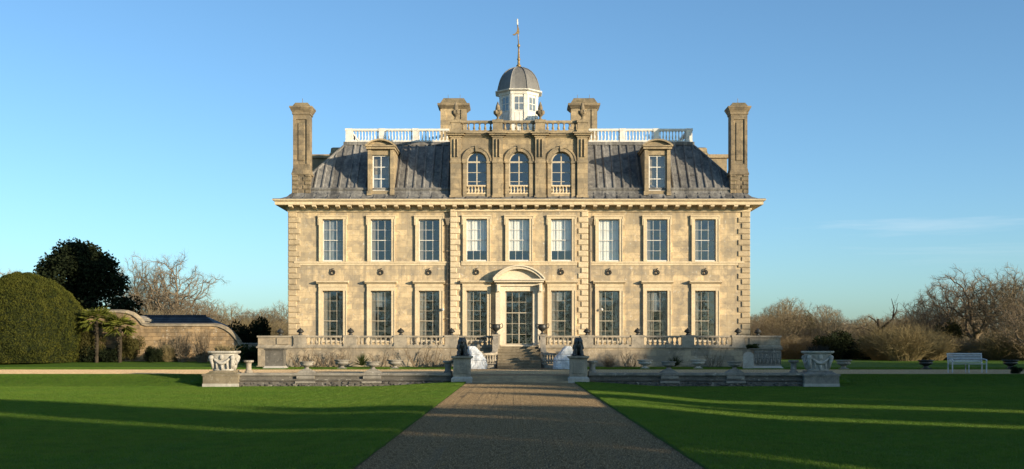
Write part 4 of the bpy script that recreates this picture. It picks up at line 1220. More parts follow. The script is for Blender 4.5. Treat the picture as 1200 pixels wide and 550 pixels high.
# wrapped statues
def wrapped(s, label):
    b = MB(); rng = random.Random(3+s); n, m = 40, 26
    vs = []
    for j in range(m+1):
        t = j/m
        # box-like below, leaning ridge above
        if t < .42: hw, hd, cx = .50+.03*math.sin(t*9), .42, .04
        else:
            u = (t-.42)/.58; hw = .50*max(0, 1-u)**.8+.16*u; hd = .42*(1-u)+.15*u; cx = .04+(-.26-.04)*smooth01(u)
        z = 1.26*t
        for k in range(n):
            a = 2*PI*k/n; ca, sa = math.cos(a), math.sin(a); e = 4.0 if t < .42 else 2.6
            rr = 1/(abs(ca)**e+abs(sa)**e)**(1/e)
            p = Vector((hw*rr*ca, hd*rr*sa, z))
            w = mnoise.noise((p.x*3+s*5, p.y*3, p.z*2.2))*.08 + abs(mnoise.noise((p.x*7, p.y*7+s, p.z*4)))*.055
            p.x += ca*w; p.y += sa*w
            vs.append((-s*-1*0 + (p.x+cx)*(1 if s < 0 else -1), p.y, p.z))
    fs = [(j*n+k, j*n+(k+1) % n, (j+1)*n+(k+1) % n, (j+1)*n+k) for j in range(m) for k in range(n)]
    fs.append(tuple(range(m*n, m*n+n)))
    b.add(vs, fs)
    o = b.build('wrapped_statue', 'tarp', world=False); o.location = (PX(558 if s < 0 else 660.5, 62.9), 62.9, UP+.005)
    bb = MB()
    for z in (.5, .85):
        pts = []
        j = int(z/1.26*m)
        for k in range(0, n+1, 2):
            v = vs[j*n+k % n]; pts.append((v[0]*1.02, v[1]*1.02, v[2]))
        bb.tube(pts, .012, 4)
    bb.build('rope', 'curtain', o, world=False)
    tag(o, label, 'statue', 'statues wrapped for winter')
wrapped(-1, 'statue wrapped in white sheeting left of the stairs, behind the left lion')
wrapped(1, 'statue wrapped in white sheeting right of the stairs, behind the right lion')

# sarcophagi
def sarcophagus(px0, px1, py0, Y, label, carved, mat):
    xa, xb = PX(px0, Y), PX(px1, Y); x = (xa+xb)/2; hw = (xb-xa)/2; zt = PZ(py0, Y)
    o = empty('sarcophagus', (x, Y, UP), label, 'sarcophagus', w=True)
    b = MB(); b.box(x-hw*.88, x+hw*.88, Y-.4, Y+.4, UP+.16, zt-.1); b.build('chest', mat, o)
    b = MB(); b.taper(x, Y, UP-.05, UP+.06, hw*1.12, .55, hw*1.05, .52); b.taper(x, Y, UP+.061, UP+.16, hw*1.02, .5, hw*.9, .42); b.build('base', 'lichen', o)
    b = MB(); b.taper(x, Y, zt-.099, zt-.05, hw*.9, .42, hw, .48); b.box(x-hw, x+hw, Y-.48, Y+.48, zt-.049, zt); b.build('rim', mat, o)
    if carved:
        b = MB()
        for i in range(7):
            cx = x-hw*.75+hw*1.5*i/6
            b.arch_band(cx, zt-.16, hw*.07, hw*.13, Y-.46, Y-.399, PI, 2*PI, 8); b.tube([(cx+hw*.12, Y-.41, zt-.2), (cx+hw*.12, Y-.41, UP+.25)], .03, 6)
            b.ball((cx, Y-.4, UP+.4), (.07, .05, .14), 8, 6); b.ball((cx, Y-.41, UP+.6), .05, 8, 6)
        b.build('carving', 'grey', o, smooth=True)
sarcophagus(311, 335, 408.5, 64.5, 'plain grey stone sarcophagus below the left end of the terrace', False, 'damp')
sarcophagus(880, 915, 408.5, 64.5, 'carved grey stone sarcophagus below the right end of the terrace', True, 'grey')
b = MB(); x = PX(877, 63.4); b.prism_y([(x-.30, UP-.05), (x+.30, UP-.05), (x+.28, UP+.75)]+[(x+.28*math.cos(PI*i/8), UP+.75+.2*math.sin(PI*i/8)) for i in range(1, 8)]+[(x-.28, UP+.75)], 63.35, 63.5)
tag(b.build('stone_slab', 'lichen'), 'upright pale round-topped slab leaning beside the carved sarcophagus', 'slab')

# ------------------------------------------------------------------ bench
BN = empty('garden_bench', (PX(1133.5, 54.5), 54.5, UP+.005), 'white slatted garden bench on the gravel before the bare trees', 'bench')
L = .80
b = MB()
for k in range(5): b.box(-L, L, -.28+k*.105, -.20+k*.105, .42, .445)
b.build('seat', 'bench', BN, world=False)
b = MB()
for k in range(5):
    z = .50+k*.075; b.box(-L+.03, L-.03, .24+k*.025, .265+k*.025, z, z+.05)
b.box(-L-.03, L+.03, .36, .40, .875, .945)
b.build('backrest', 'bench', BN, world=False)
for s in (-1, 1):
    for y, top in ((-.27, .62), (.27, .9)):
        b = MB(); b.tube([(s*L, y, 0), (s*L, y, .42), (s*L, y+(.1 if y > 0 else 0), top)], .03, 6); b.build('leg', 'bench', BN, world=False)
    b = MB(); b.tube([(s*L, .30, .66), (s*L, 0, .66), (s*L, -.28, .63), (s*L, -.33, .56)], .03, 6); b.build('armrest', 'bench', BN, world=False)
b = MB(); b.tube([(0, -.2, .42), (0, -.2, 0)], .025, 6); b.tube([(0, .2, .42), (0, .2, 0)], .025, 6); b.build('centre_support', 'bench', BN, world=False)

# ------------------------------------------------------------------ vegetation
def ribbon_card(b, p, d, L, w, rng):
    u = d.orthogonal().normalized(); u = Matrix.Rotation(rng.uniform(0, PI), 3, d) @ u
    q = p+d*L
    o = len(b.v); b.v += [tuple(p-u*w), tuple(p+u*w), tuple(q+u*w*.4), tuple(q-u*w*.4)]; b.f.append((o, o+1, o+2, o+3))
def rand_dir(rng, d, spread):
    v = Vector((rng.gauss(0, 1), rng.gauss(0, 1), rng.gauss(0, 1))).normalized()
    v = v - d*v.dot(d); v = v.normalized() if v.length > 1e-5 else d.orthogonal().normalized()
    return (d*math.cos(spread)+v*math.sin(spread)).normalized()
from mathutils.kdtree import KDTree
def make_bare(seed, H_, kind='oak'):
    """limbs grown towards points spread through the crown's volume; returns (limbs, twigs)"""
    rng = random.Random(seed); T_, C_ = MB(), MB()
    P = {'oak': dict(c=.60, rx=.50, rz=.40, n=1250, trunk=.20, lump=.16, shell=.45), 'tall': dict(c=.60, rx=.30, rz=.41, n=950, trunk=.26, lump=.12, shell=.5),
         'gnarled': dict(c=.62, rx=.46, rz=.38, n=620, trunk=.24, lump=.26, shell=.4)}[kind]
    pts = []
    while len(pts) < P['n']:
        v = Vector((rng.gauss(0, 1), rng.gauss(0, 1), rng.gauss(0, 1))).normalized()
        q = v*(rng.random()**P['shell'])
        k = 1+P['lump']*2.2*mnoise.noise((v.x*1.7+seed, v.y*1.7, v.z*1.7))
        p = Vector((q.x*P['rx']*k*H_, q.y*P['rx']*k*H_, (P['c']+q.z*P['rz']*k*(1 if q.z > 0 else .85))*H_))
        if p.z > .14*H_: pts.append(p)
    nodes = [Vector((0, 0, -.3))]; par = [-1]; D = .034*H_
    z = -.3; x = y = 0
    while z < P['trunk']*H_:
        z += D; x += rng.gauss(0, .008)*H_; y += rng.gauss(0, .008)*H_
        nodes.append(Vector((x, y, z))); par.append(len(nodes)-2)
    kill = .052*H_
    for it in range(70):
        kd = KDTree(len(nodes))
        for i, p in enumerate(nodes): kd.insert(p, i)
        kd.balance(); pull = {}; left = []
        for p in pts:
            co, i, dist = kd.find(p)
            if dist < kill: continue
            left.append(p); pull.setdefault(i, []).append((p-nodes[i]).normalized())
        if not pull: break
        pts = left; added = 0
        for i, ds in pull.items():
            d = sum(ds, Vector()); d = d/len(ds)
            d = (d.normalized() if d.length > .05 else ds[0])+Vector((rng.gauss(0, .22), rng.gauss(0, .22), rng.gauss(0, .2)))
            q = nodes[i]+d.normalized()*D
            nodes.append(q); par.append(i); added += 1
        if len(nodes) > 6500: break
    n = len(nodes); w = [0.0]*n; kidc = [0]*n
    for i in range(1, n): kidc[par[i]] += 1
    for i in range(n-1, 0, -1):
        if kidc[i] == 0: w[i] = 1.0
        w[par[i]] += w[i]
    tot = w[0]; R0 = H_*(.036 if kind != 'tall' else .026)
    rad = [max(.0075*H_/10, R0*(v/tot)**.47) for v in w]
    for i in range(1, n):
        j = par[i]; r0, r1 = rad[j], rad[i]
        if j and r0 > r1*1.8: r0 = r1*1.5
        thick = r1 > .0045*H_
        (T_ if thick else C_).tube([nodes[j], nodes[i]], [r0 if j else r0*1.5, r1], 7 if r1 > .015*H_ else (4 if thick else 3), cap=False)
        if w[i] <= 3:
            d = (nodes[i]-nodes[j]).normalized()
            for k in range(4 if kidc[i] else 7):
                L_ = H_*rng.uniform(.035, .085); nd = rand_dir(rng, d, rng.uniform(.15, .95)); nd = (nd+Vector((0, 0, .12))).normalized()
                q = nodes[j].lerp(nodes[i], rng.random() if kidc[i] else 1)
                ribbon_card(C_, q, nd, L_, .0011*H_, rng)
                ribbon_card(C_, q+nd*L_*.45, rand_dir(rng, nd, .6), L_*.7, .0009*H_, rng); ribbon_card(C_, q+nd*L_*.7, rand_dir(rng, nd, .6), L_*.6, .0008*H_, rng)
    return T_, C_
BARE = {}
def bare_proto(key, seed, H_, kind, tw='twig', bk='bark'):
    T_, C_ = make_bare(seed, H_, kind)
    zmax = max(v[2] for v in C_.v); k = H_/zmax
    T_.v = [(x*k, y*k, z*k) for x, y, z in T_.v]; C_.v = [(x*k, y*k, z*k) for x, y, z in C_.v]
    BARE[key] = (T_.mesh('trunk', bk, True, False), C_.mesh('crown', tw, False, False), H_)
bare_proto('oak', 11, 10, 'oak'); bare_proto('oak_b', 23, 10, 'oak', 'twig_grey'); bare_proto('tall', 5, 10, 'tall'); bare_proto('tall_b', 17, 10, 'tall', 'twig_grey'); bare_proto('gnarled', 31, 10, 'gnarled', 'twig_grey', 'bark')
def gz(x, y): return ground_h(x, y)
def bare(key, x, y, h, label, group='bare winter trees', rz=0, sx=1.0, name='bare_tree', cat='tree'):
    tm, cm, H_ = BARE[key]; s = h/H_
    o = empty(name, (x, y, gz(x, y)-.05), label, cat, group, rz); o.scale = (s*sx, s*sx, s)
    for nm, me in (('trunk', tm), ('crown', cm)):
        c = bpy.data.objects.new(nm, me); col.objects.link(c); c.parent = o
    return o
def scatter_leaves(b, centres, n, size, rng, out=.6, aspect=.5):
    for _ in range(n):
        c, r = centres[rng.randrange(len(centres))]
        v = Vector((rng.gauss(0, 1), rng.gauss(0, 1), rng.gauss(0, 1))).normalized()
        rr = rng.random()**.4
        p = Vector(c)+Vector((v.x*r[0], v.y*r[1], v.z*r[2]))*rr
        d = (v*out+Vector((rng.gauss(0, .6), rng.gauss(0, .6), rng.gauss(0, .6)))).normalized()
        s = size*rng.uniform(.6, 1.4)
        u = d.orthogonal().normalized(); u = Matrix.Rotation(rng.uniform(0, PI), 3, d) @ u
        o = len(b.v); b.v += [tuple(p-u*s*aspect), tuple(p+d*s), tuple(p+u*s*aspect), tuple(p-d*s*.6)]; b.f.append((o, o+1, o+2, o+3))
def evergreen_meshes(seed, H_, W_, nleaf, size, mat, nclump=90, trunk_mat='bark_dark'):
    rng = random.Random(seed); cs = []
    for i in range(nclump):
        t = rng.random(); z = H_*(.10+.86*t)
        prof_ = math.sin(PI*min(1, (.12+t*.88))**.8)**.7
        a = rng.uniform(0, 2*PI); rr = W_*prof_*(.95*math.sqrt(rng.random()))
        s = H_*rng.uniform(.07, .13)
        cs.append(((rr*math.cos(a), rr*math.sin(a), z), (s*1.1, s*1.1, s*.8)))
    b = MB(); scatter_leaves(b, cs, nleaf, size, rng)
    t = MB(); t.tube([(0, 0, -.3), (.05, 0, H_*.3), (0, .1, H_*.8)], [H_*.04, H_*.03, H_*.01], 8)
    for c, r in cs[::3]: t.tube([(0, 0, min(c[2]*.6, H_*.6)), ((c[0])*.5, c[1]*.5, c[2]*.85), c], [H_*.012, H_*.008, H_*.003], 5)
    return t.mesh('trunk', trunk_mat, True, False), b.mesh('crown', mat, False, False)
def tree2(meshes, loc, label, name='evergreen_tree', group=None, rz=0, scale=1.0, cat='tree'):
    o = empty(name, loc, label, cat, group, rz); o.scale = scale if hasattr(scale, '__len__') else (scale,)*3
    for nm, me in zip(('trunk', 'crown'), meshes):
        c = bpy.data.objects.new(nm, me); col.objects.link(c); c.parent = o
    return o
holm = evergreen_meshes(3, 9.6, 4.0, 42000, .15, 'holm', 170)
Y = 86; x = PX(92, Y); tree2(holm, (x, Y, gz(x, Y)), 'big dark evergreen tree behind the curved garden wall', rz=.4, scale=(1.05, 1.05, .91))
# clipped yew mound
rng = random.Random(9)
yw = empty('clipped_yew', (PX(28, 71.5), 71.5, gz(-33, 71.5)), 'large olive green clipped yew mound at the left edge', 'hedge', w=False)
b = MB(); YH, YR = 5.45, 3.35
def yew_r(z, a):
    t = z/YH
    return YR*(max(0, 1-(max(0, t-.30)/.70)**2.2))**.55*(.90+.10*min(1, t/.15))*(1+.05*math.sin(a*3+1)+.07*mnoise.noise((math.cos(a)*2, math.sin(a)*2, z*.8))+.035*mnoise.noise((math.cos(a)*6, math.sin(a)*6, z*2.2)))
nn, mm_ = 40, 22
for j in range(mm_+1):
    z = YH*j/mm_
    for k in range(nn):
        a = 2*PI*k/nn; r = yew_r(z, a)*.96; b.v.append((r*math.cos(a), r*math.sin(a), z))
b.f = [(j*nn+k, j*nn+(k+1) % nn, (j+1)*nn+(k+1) % nn, (j+1)*nn+k) for j in range(mm_) for k in range(nn)]
b.build('branch_core', 'holm', yw, world=False)
b = MB()
for _ in range(80000):
    a = rng.uniform(0, 2*PI); t = rng.random(); z = YH*(1-(1-t)**1.3)*.995; r = yew_r(z, a)
    c = Vector((math.cos(a), math.sin(a), .0)); nrm = (c*(1-.75*t)+Vector((0, 0, .25+.9*t))).normalized()
    p = Vector((r*math.cos(a), r*math.sin(a), z)); p += nrm*(rng.uniform(-.12, .05)+.10*mnoise.noise(p*1.1)+.09*mnoise.noise(p*3.2)+.06)
    d = (nrm*.5+Vector((rng.gauss(0, .5), rng.gauss(0, .5), rng.gauss(0, .5)+.35))).normalized(); s = .055*rng.uniform(.6, 1.5)
    u = d.orthogonal().normalized(); u = Matrix.Rotation(rng.uniform(0, PI), 3, d) @ u
    o = len(b.v); b.v += [tuple(p-u*s*.35), tuple(p+d*s), tuple(p+u*s*.35), tuple(p-d*s*.6)]; b.f.append((o, o+1, o+2, o+3))
b.build('foliage', 'yew', yw, fix=False, world=False)

# --- curved garden wall on the left
YG = 73.0; zg = gz(-26, YG)-.1
def gx(px): return PX(px, YG)
def gzz(py): return PZ(py, YG)
top = [(40, 366), (140, 366), (148, 366.8), (155, 369), (160, 372.5), (164, 376.5), (167, 380.5), (172, 382), (250, 382), (257, 383), (264, 386), (270, 390), (275, 395.5), (279, 401), (281.5, 406)]
gw = empty('curved_garden_wall', (gx(180), YG, zg), 'old brown garden wall with swept curved copings left of the house', 'wall', w=True)
b = MB()
for i in range(len(top)-1):
    (pa, za), (pb, zb_) = top[i], top[i+1]
    x0_, x1_ = gx(pa), gx(pb)
    vs = [(x0_, YG, zg), (x1_, YG, zg), (x1_, YG, gzz(zb_)), (x0_, YG, gzz(za)), (x0_, YG+.5, zg), (x1_, YG+.5, zg), (x1_, YG+.5, gzz(zb_)), (x0_, YG+.5, gzz(za))]
    b.add(vs, [(0, 1, 2, 3), (5, 4, 7, 6), (3, 2, 6, 7)])
xe = gx(281.5); b.add([(xe, YG, zg), (xe, YG+.5, zg), (xe, YG+.5, gzz(406)), (xe, YG, gzz(406))], [(0, 1, 2, 3)])
b.build('wall', 'brickwall', gw, fix=False)
b = MB(); n = len(top)
vs = []
for i, (p_, z_) in enumerate(top):
    a_ = top[max(0, i-1)]; c_ = top[min(n-1, i+1)]
    tx, tz = c_[0]-a_[0], -(c_[1]-a_[1]); Ln = math.hypot(tx, tz); nx_, nz_ = -tz/Ln, tx/Ln
    x0_, z0_ = gx(p_), gzz(z_)
    for (o_, y) in ((-.02, YG-.1), (.10, YG-.1), (.18, YG+.25), (.10, YG+.6), (-.02, YG+.6)): vs.append((x0_+nx_*o_, y, z0_+nz_*o_))
b.add(vs, [(i*5+k, i*5+(k+1) % 5, (i+1)*5+(k+1) % 5, (i+1)*5+k) for i in range(n-1) for k in range(5)]+[(0, 1, 2, 3, 4), tuple(reversed(range((n-1)*5, n*5)))])
b.build('coping', 'terrace', gw)
x = gx(281); b = MB(); x2 = PX(318, YG); zt2 = PZ(402, YG)
b.box(x+.05, x2, YG+.1, YG+.5, zg, zt2-.1); lo = b.build('low_garden_wall', 'terrace'); tag(lo, 'low shaded grey wall between the curved wall and the terrace', 'wall')
b = MB(); b.box(x+.05, x2, YG+.02, YG+.58, zt2-.099, zt2); b.build('coping', 'grey', lo)
# slate roofed outbuilding behind it
ob = empty('outbuilding', (PX(210, 90), 90, .6), 'low outbuilding with a dark slate roof behind the curved wall', 'building', w=True)
xa, xb = PX(150, 90), PX(262, 90); ze = PZ(386, 90); zr_ = PZ(370.5, 92)
b = MB(); b.box(xa+.2, xb-.3, 89.7, 94.3, .3, ze); b.build('wall', 'brickwall', ob)
b = MB(); xr = PX(237, 92); b.add([(xa, 89.5, ze), (xb, 89.5, ze), (xr+.3, 92, zr_), (xa, 92, zr_), (xa, 94.5, ze), (xb, 94.5, ze)], [(0, 1, 2, 3), (3, 2, 5, 4), (1, 5, 2), (0, 3, 4)])
for i in range(7): t = i/7; b.tube([(xa, 89.5+2.5*t, ze+(zr_-ze)*t+.01), (xb-(xb-xr-.3)*t, 89.5+2.5*t, ze+(zr_-ze)*t+.01)], .018, 4)
b.tube([(xa, 92, zr_), (xr+.3, 92, zr_)], .1, 6)
b.build('roof', 'slate', ob)
x = PX(166, 78); b = MB(); zc = PZ(377, 78)
b.box(x-.45, x+.45, 77.6, 78.5, .3, zc); b.box(x-.6, x+.6, 77.45, 78.65, zc+.001, zc+.16); b.lathe([(.5, .162), (.52, .22), (.3, .34), (.1, .4)], (x, 78.05, zc), 14)
tag(b.build('gate_pier', 'grey'), 'stone pier with a squat cap rising behind the curved wall', 'pier')

# --- palms, shrubs and stalks before the wall
def palm(x, y, h, label, seed, nf=38):
    rng = random.Random(seed); o = empty('garden_palm', (x, y, gz(x, y)), label, 'palm', 'small palms before the garden wall')
    b = MB(); b.tube([(0, 0, -.1), (.04, .02, h*.5), (0, 0, h)], [.12, .10, .09], 9)
    for i in range(60): a = i*2.4; b.ball((.095*math.cos(a), .095*math.sin(a), h*i/60), (.04, .04, .05), 5, 4)
    b.build('trunk', 'bark_dark', o, world=False)
    b = MB()
    for i in range(nf):
        a = rng.uniform(0, 2*PI); el = rng.uniform(-.7, 1.2); L_ = rng.uniform(.7, 1.0)
        d = Vector((math.cos(a)*math.cos(el), math.sin(a)*math.cos(el), math.sin(el)))
        tip = Vector((0, 0, h))+d*L_*.6
        b.tube([(0, 0, h), tip], .012, 3)
        sd = d.cross(Vector((0, 0, 1))).normalized(); up = sd.cross(d)
        for k in range(11):
            q = (k-5)/5*1.25; dv = (d*math.cos(q)+sd*math.sin(q)+Vector((0, 0, -.35))).normalized()
            ribbon_card(b, tip, dv, .6*rng.uniform(.8, 1.1), .04, rng)
    b.build('fronds', 'palm', o, fix=False, world=False)
palm(PX(113, 71.3), 71.3, 2.6, 'taller small palm with a bare trunk beside the yew mound', 1)
palm(PX(139, 71.3), 71.5, 2.25, 'shorter small palm right of the taller palm before the wall', 2)
def bush_mesh(seed, n, size, mat, rx=1, rz=1, nc=14):
    rng = random.Random(seed); cs = []
    for i in range(nc):
        a = rng.uniform(0, 2*PI); r = rx*.65*math.sqrt(rng.random()); z = rz*rng.uniform(.2, .8)*(1-.4*(r/rx)**2)
        cs.append(((r*math.cos(a), r*math.sin(a), z), (rx*.38, rx*.38, rz*.26)))
    b = MB(); scatter_leaves(b, cs, n, size, rng)
    return b.mesh('foliage', mat, False, False)
def twig_bush_mesh(seed, n, mat, h=1.0, w=.9, wd=.008):
    rng = random.Random(seed); b = MB()
    for i in range(n):
        a = rng.uniform(0, 2*PI); rr = rng.random()**.7*w*.35
        p = Vector((rr*math.cos(a), rr*math.sin(a), 0)); d = Vector((rng.gauss(0, .38)+rr*math.cos(a)*1.0, rng.gauss(0, .38)+rr*math.sin(a)*1.0, 1)).normalized()
        L_ = h*rng.uniform(.45, 1.0); pts = [p]
        for k in range(4):
            d = rand_dir(rng, d, abs(rng.gauss(0, .16))); d = (d+Vector((0, 0, .02-.03*k))).normalized(); pts.append(pts[-1]+d*L_/4)
        b.tube(pts, [wd*1.3, wd, wd*.8, wd*.6, wd*.3], 3, cap=False)
        for k in range(9):
            j = rng.randrange(1, 4); q = pts[j].lerp(pts[j+1], rng.random()); ribbon_card(b, q, rand_dir(rng, d, rng.uniform(.4, 1.1)), h*rng.uniform(.10, .30), wd*.5, rng)
    return b.mesh('twigs', mat, False, False)
def spiky_mesh():
    rng = random.Random(12); b = MB()
    for i in range(90):
        a = rng.uniform(0, 2*PI); el = rng.uniform(.15, 1.5); d = Vector((math.cos(a)*math.cos(el), math.sin(a)*math.cos(el), math.sin(el)))
        p = Vector((0, 0, .15)); pts = [p]
        for k in range(3): pts.append(pts[-1]+d*.26); d = (d+Vector((0, 0, -.16))).normalized()
        b.tube(pts, [.022, .018, .012, .002], 3, cap=False)
    return b.mesh('leaves', 'shrub', False, False)
BUSH = {'spiky': spiky_mesh(), 'green': bush_mesh(4, 2600, .07, 'shrub'), 'dark': bush_mesh(5, 6500, .045, 'holm'), 'ivy': bush_mesh(6, 7000, .036, 'ivy'),
        'scrub': twig_bush_mesh(7, 1100, 'scrub', wd=.0036), 'scrub_b': twig_bush_mesh(8, 1100, 'twig', wd=.0036), 'thin': twig_bush_mesh(9, 70, 'twig_grey', 1, .7, .014), 'climb': twig_bush_mesh(10, 13, 'bark', 1, 1.5, .02)}
def shrub(key, x, y, w, h, label, group=None, name='shrub', cat='shrub', rz=None, d=None):
    o = bpy.data.objects.new(name, BUSH[key]); col.objects.link(o)
    o.location = (x, y, gz(x, y)-.03); o.scale = (w, w if d is None else d, h); o.rotation_euler.z = rnd.uniform(0, 6) if rz is None else rz
    return tag(o, label, cat, group)
Y = 71.8
for px, k, w, h, nm in ((95, 'dark', 1.3, 1.3, 'low dark shrub between the yew mound and the taller palm'), (105, 'ivy', 1.0, 2.2, 'tall olive shrub behind the taller palm by the wall'), (150, 'ivy', 1.0, 1.9, 'rounded green shrub right of the shorter palm'), (124, 'dark', 1.1, 1.0, 'low dark shrub between the two palms'),
                        (183, 'dark', .8, 1.1, 'small dark shrub against the middle of the curved wall'), (212, 'thin', 1.1, 2.0, 'bare climber on the curved wall, left of the other climber'), (238, 'thin', 1.2, 2.2, 'bare climber on the curved wall above the left carved urn'),
                        (196, 'scrub', .9, 1.2, 'pale dry stalks in the border along the curved wall')):
    shrub(k, PX(px, Y), Y+rnd.uniform(-.2, .6), w, h, nm)
for px, Y, k, w, h, nm in ((289, 71.5, 'green', 1.0, 1.2, 'green shrub before the low wall, right of the left carved urn'), (303, 71, 'dark', .9, 1.0, 'dark shrub before the low wall beside the plain sarcophagus'), (291, 82, 'dark', 1.9, 3.2, 'dark evergreen bush behind the low wall left of the terrace'), (276, 82.5, 'dark', 1.3, 2.2, 'smaller dark bush behind the end of the curved wall')):
    shrub(k, PX(px, Y), Y, w, h, nm)
# climbers on the terrace wall
G3 = 'bare climbers trained on the terrace wall'
cl = [(353, 1.1, 1.15, 'bare climber on the terrace wall below the leftmost balustrade pedestal'), (385, 1.2, 1.0, 'low bare climber on the terrace wall under the leftmost window'), (398, .9, 1.2, 'bare climber beside the left grass urn, further from the stairs'), (447, 1.1, 1.1, 'bare climber on the terrace wall under the second window from the left'), (494, 1.5, 1.35, 'largest bare climber on the terrace wall under the third window from the left'), (515, 1.0, .9, 'bare climber on the terrace wall nearest the left lion'), (370, 1.0, .9, 'small bare climber on the terrace wall left of the leftmost window')]
for px, w, h, nm in cl: shrub('climb', PX(px, 66.6), 66.6, w, h, nm, G3, 'wall_climber', 'climber', d=.35, rz=0)
shrub('spiky', PX(424, 66), 66, .8, .95, 'dark spiky shrub at the foot of the left terrace wall')
for px, k, w, h, nm in ((715, 'thin', .8, .8, 'low thin plant below the right terrace near the right wrapped statue'), (742, 'climb', .9, 1.1, 'bare climber left of the pale urn below the right terrace'), (792, 'spiky', .8, .75, 'dark spiky plant between the two pale urns below the right terrace'), (838, 'climb', .8, 1.0, 'bare climber right of the outer pale urn below the terrace')):
    shrub(k, PX(px, 66), 66.3, w, h, nm)
shrub('green', PX(884, 65.2), 65.3, .5, .35, 'small plant spilling over the carved sarcophagus').location.z = PZ(410, 65)
b = MB()
for s in (-1, 1): b.box(*sorted((s*2.7, s*15)), 66.0, 66.88, UP-.1, UP+.05)
tag(b.build('border_soil', 'soil'), 'dark soil border at the foot of the terrace wall', 'soil', kind='structure')
shrub('dark', PX(1191, 53.2), 53.2, .33, .42, 'small dark stump-like bush at the right edge by the gravel')

# --- bare trees
G4 = 'bare winter trees'
def BT(key, px, pytop, Y, label, sx=1.0, rz=None):
    x = PX(px, Y); h = (PZ(pytop, Y)-gz(x, Y))*(1.10 if px > 600 else 1.0)
    return bare(key, x, Y, h, label, G4, rnd.uniform(0, 6) if rz is None else rz, sx)
LBT = [('gnarled', 200, 292, 150, 'tallest bare tree rising right of the dark evergreen', 1.0), ('oak', 166, 293, 155, 'bare tree just behind the right side of the dark evergreen', .8),
       ('oak_b', 224, 345, 148, 'low bare tree behind the right end of the slate roof', 1.3), ('tall', 247, 348, 150, 'pale bare tree right of the slate roof', 1.3), ('oak', 272, 352, 152, 'bare tree left of the dark bush, behind the low wall', 1.2),
       ('oak_b', 297, 360, 146, 'low bare tree directly behind the dark bush', 1.3), ('tall_b', 312, 358, 160, 'small bare tree between the dark bush and the house', 1.4), ('oak', 331, 350, 142, 'bare tree beside the left corner of the house', 1.1), ('oak_b', 205, 338, 158, 'bare tree low behind the slate roof ridge', 1.3),
       ('tall', 4, 310, 118, 'bare treetop above the yew mound at the left edge', 1.3), ('oak', 30, 320, 150, 'brown treetop between the yew mound and the evergreen', 1.0), ('oak_b', 180, 330, 160, 'bare tree filling the gap below the tallest bare tree', 1.3)]
for a in LBT: BT(*a[:5], sx=a[5])
RBT = [('oak', 893, 366, 112, 'bare tree next to the right corner of the house', 1.2), ('tall', 925, 352, 120, 'taller bare tree between the house and the right carved urn', 1.25), ('tall_b', 912, 358, 124, 'bare tree behind the end of the right terrace', 1.2), ('oak_b', 966, 358, 125, 'round headed bare tree above the right carved urn', 1.0),
       ('oak', 945, 378, 112, 'low bare tree behind the right carved urn', 1.4), ('oak_b', 995, 380, 130, 'low bare tree right of the round headed tree', 1.4), ('tall', 1012, 374, 128, 'bare tree behind the dead snag', 1.4), ('oak', 1040, 372, 118, 'bare tree right of the dead snag', 1.3),
       ('oak_b', 1062, 362, 108, 'bare tree behind the straw coloured thicket', 1.2), ('gnarled', 1142, 318, 84, 'largest spreading oak behind the white bench', 1.15), ('oak_b', 1108, 330, 88, 'spreading bare tree left of the bench', 1.0), ('oak', 1188, 316, 80, 'tall bare oak at the right edge', 1.0),
       ('oak_b', 1165, 330, 92, 'bare tree between the two biggest oaks', 1.1), ('oak', 1215, 322, 78, 'bare oak cut off by the right edge', 1.0), ('tall', 1085, 352, 95, 'slender bare tree left of the spreading oak', 1.1), ('oak', 1125, 360, 100, 'low bare tree behind the bench', 1.4), ('oak', 918, 352, 98, 'tall rounded bare tree above the end of the right terrace', .8), ('oak_b', 934, 362, 102, 'rounded bare tree just left of the right carved urn', .9), ('oak', 968, 360, 100, 'rounded bare tree standing free above the right carved urn', .8), ('tall_b', 890, 370, 96, 'slim bare tree touching the right corner of the house', 1.2), ('oak', 1058, 368, 82, 'small bare tree rising through the straw coloured thicket', 1.1), ('oak_b', 1082, 362, 84, 'small bare tree between the thicket and the spreading tree', 1.1), ('gnarled', 1020, 382, 86, 'small crooked bare tree just left of the dead snag', 1.2), ('oak', 985, 388, 88, 'small bare tree behind the dark evergreen bushes', 1.3), ('oak_b', 952, 384, 90, 'small bare tree rising behind the right carved urn', 1.2), ('tall', 906, 372, 92, 'small bare tree behind the end of the terrace', 1.2), ('gnarled', 1204, 345, 72, 'low crooked bare tree at the far right edge', 1.2), ('tall_b', 980, 385, 140, 'distant bare tree in the dip of the treeline', 1.6)]
for a in RBT: BT(*a[:5], sx=a[5])
# dead snag
rng = random.Random(77); Y = 82; x = PX(1033, Y)
sn = empty('dead_tree', (x, Y, gz(x, Y)), 'dead forked snag tree with broken limbs right of the round headed tree', 'tree')
def P3(px, py): return (PX(px, Y)-x, rng.uniform(-.3, .3), PZ(py, Y)-gz(x, Y))
b = MB(); b.tube([(0, 0, -.2), P3(1031, 405), P3(1030, 385), P3(1028, 374)], [.2, .15, .12, .07], 8)
b.tube([P3(1030, 388), P3(1038, 380), P3(1046, 374), P3(1048, 362), P3(1045, 350)], [.10, .08, .065, .045, .015], 7); b.tube([P3(1046, 372), P3(1051, 364), P3(1052, 355)], [.045, .03, .012], 6)
for k_ in range(14): ribbon_card(b, Vector(P3(1038+k_*.8, 380-k_*1.9)), rand_dir(rng, Vector((0, 0, 1)), rng.uniform(.3, 1.2)), rng.uniform(.3, .8), .012, rng)
b.build('trunk', 'bark_dark', sn, world=False, smooth=True)
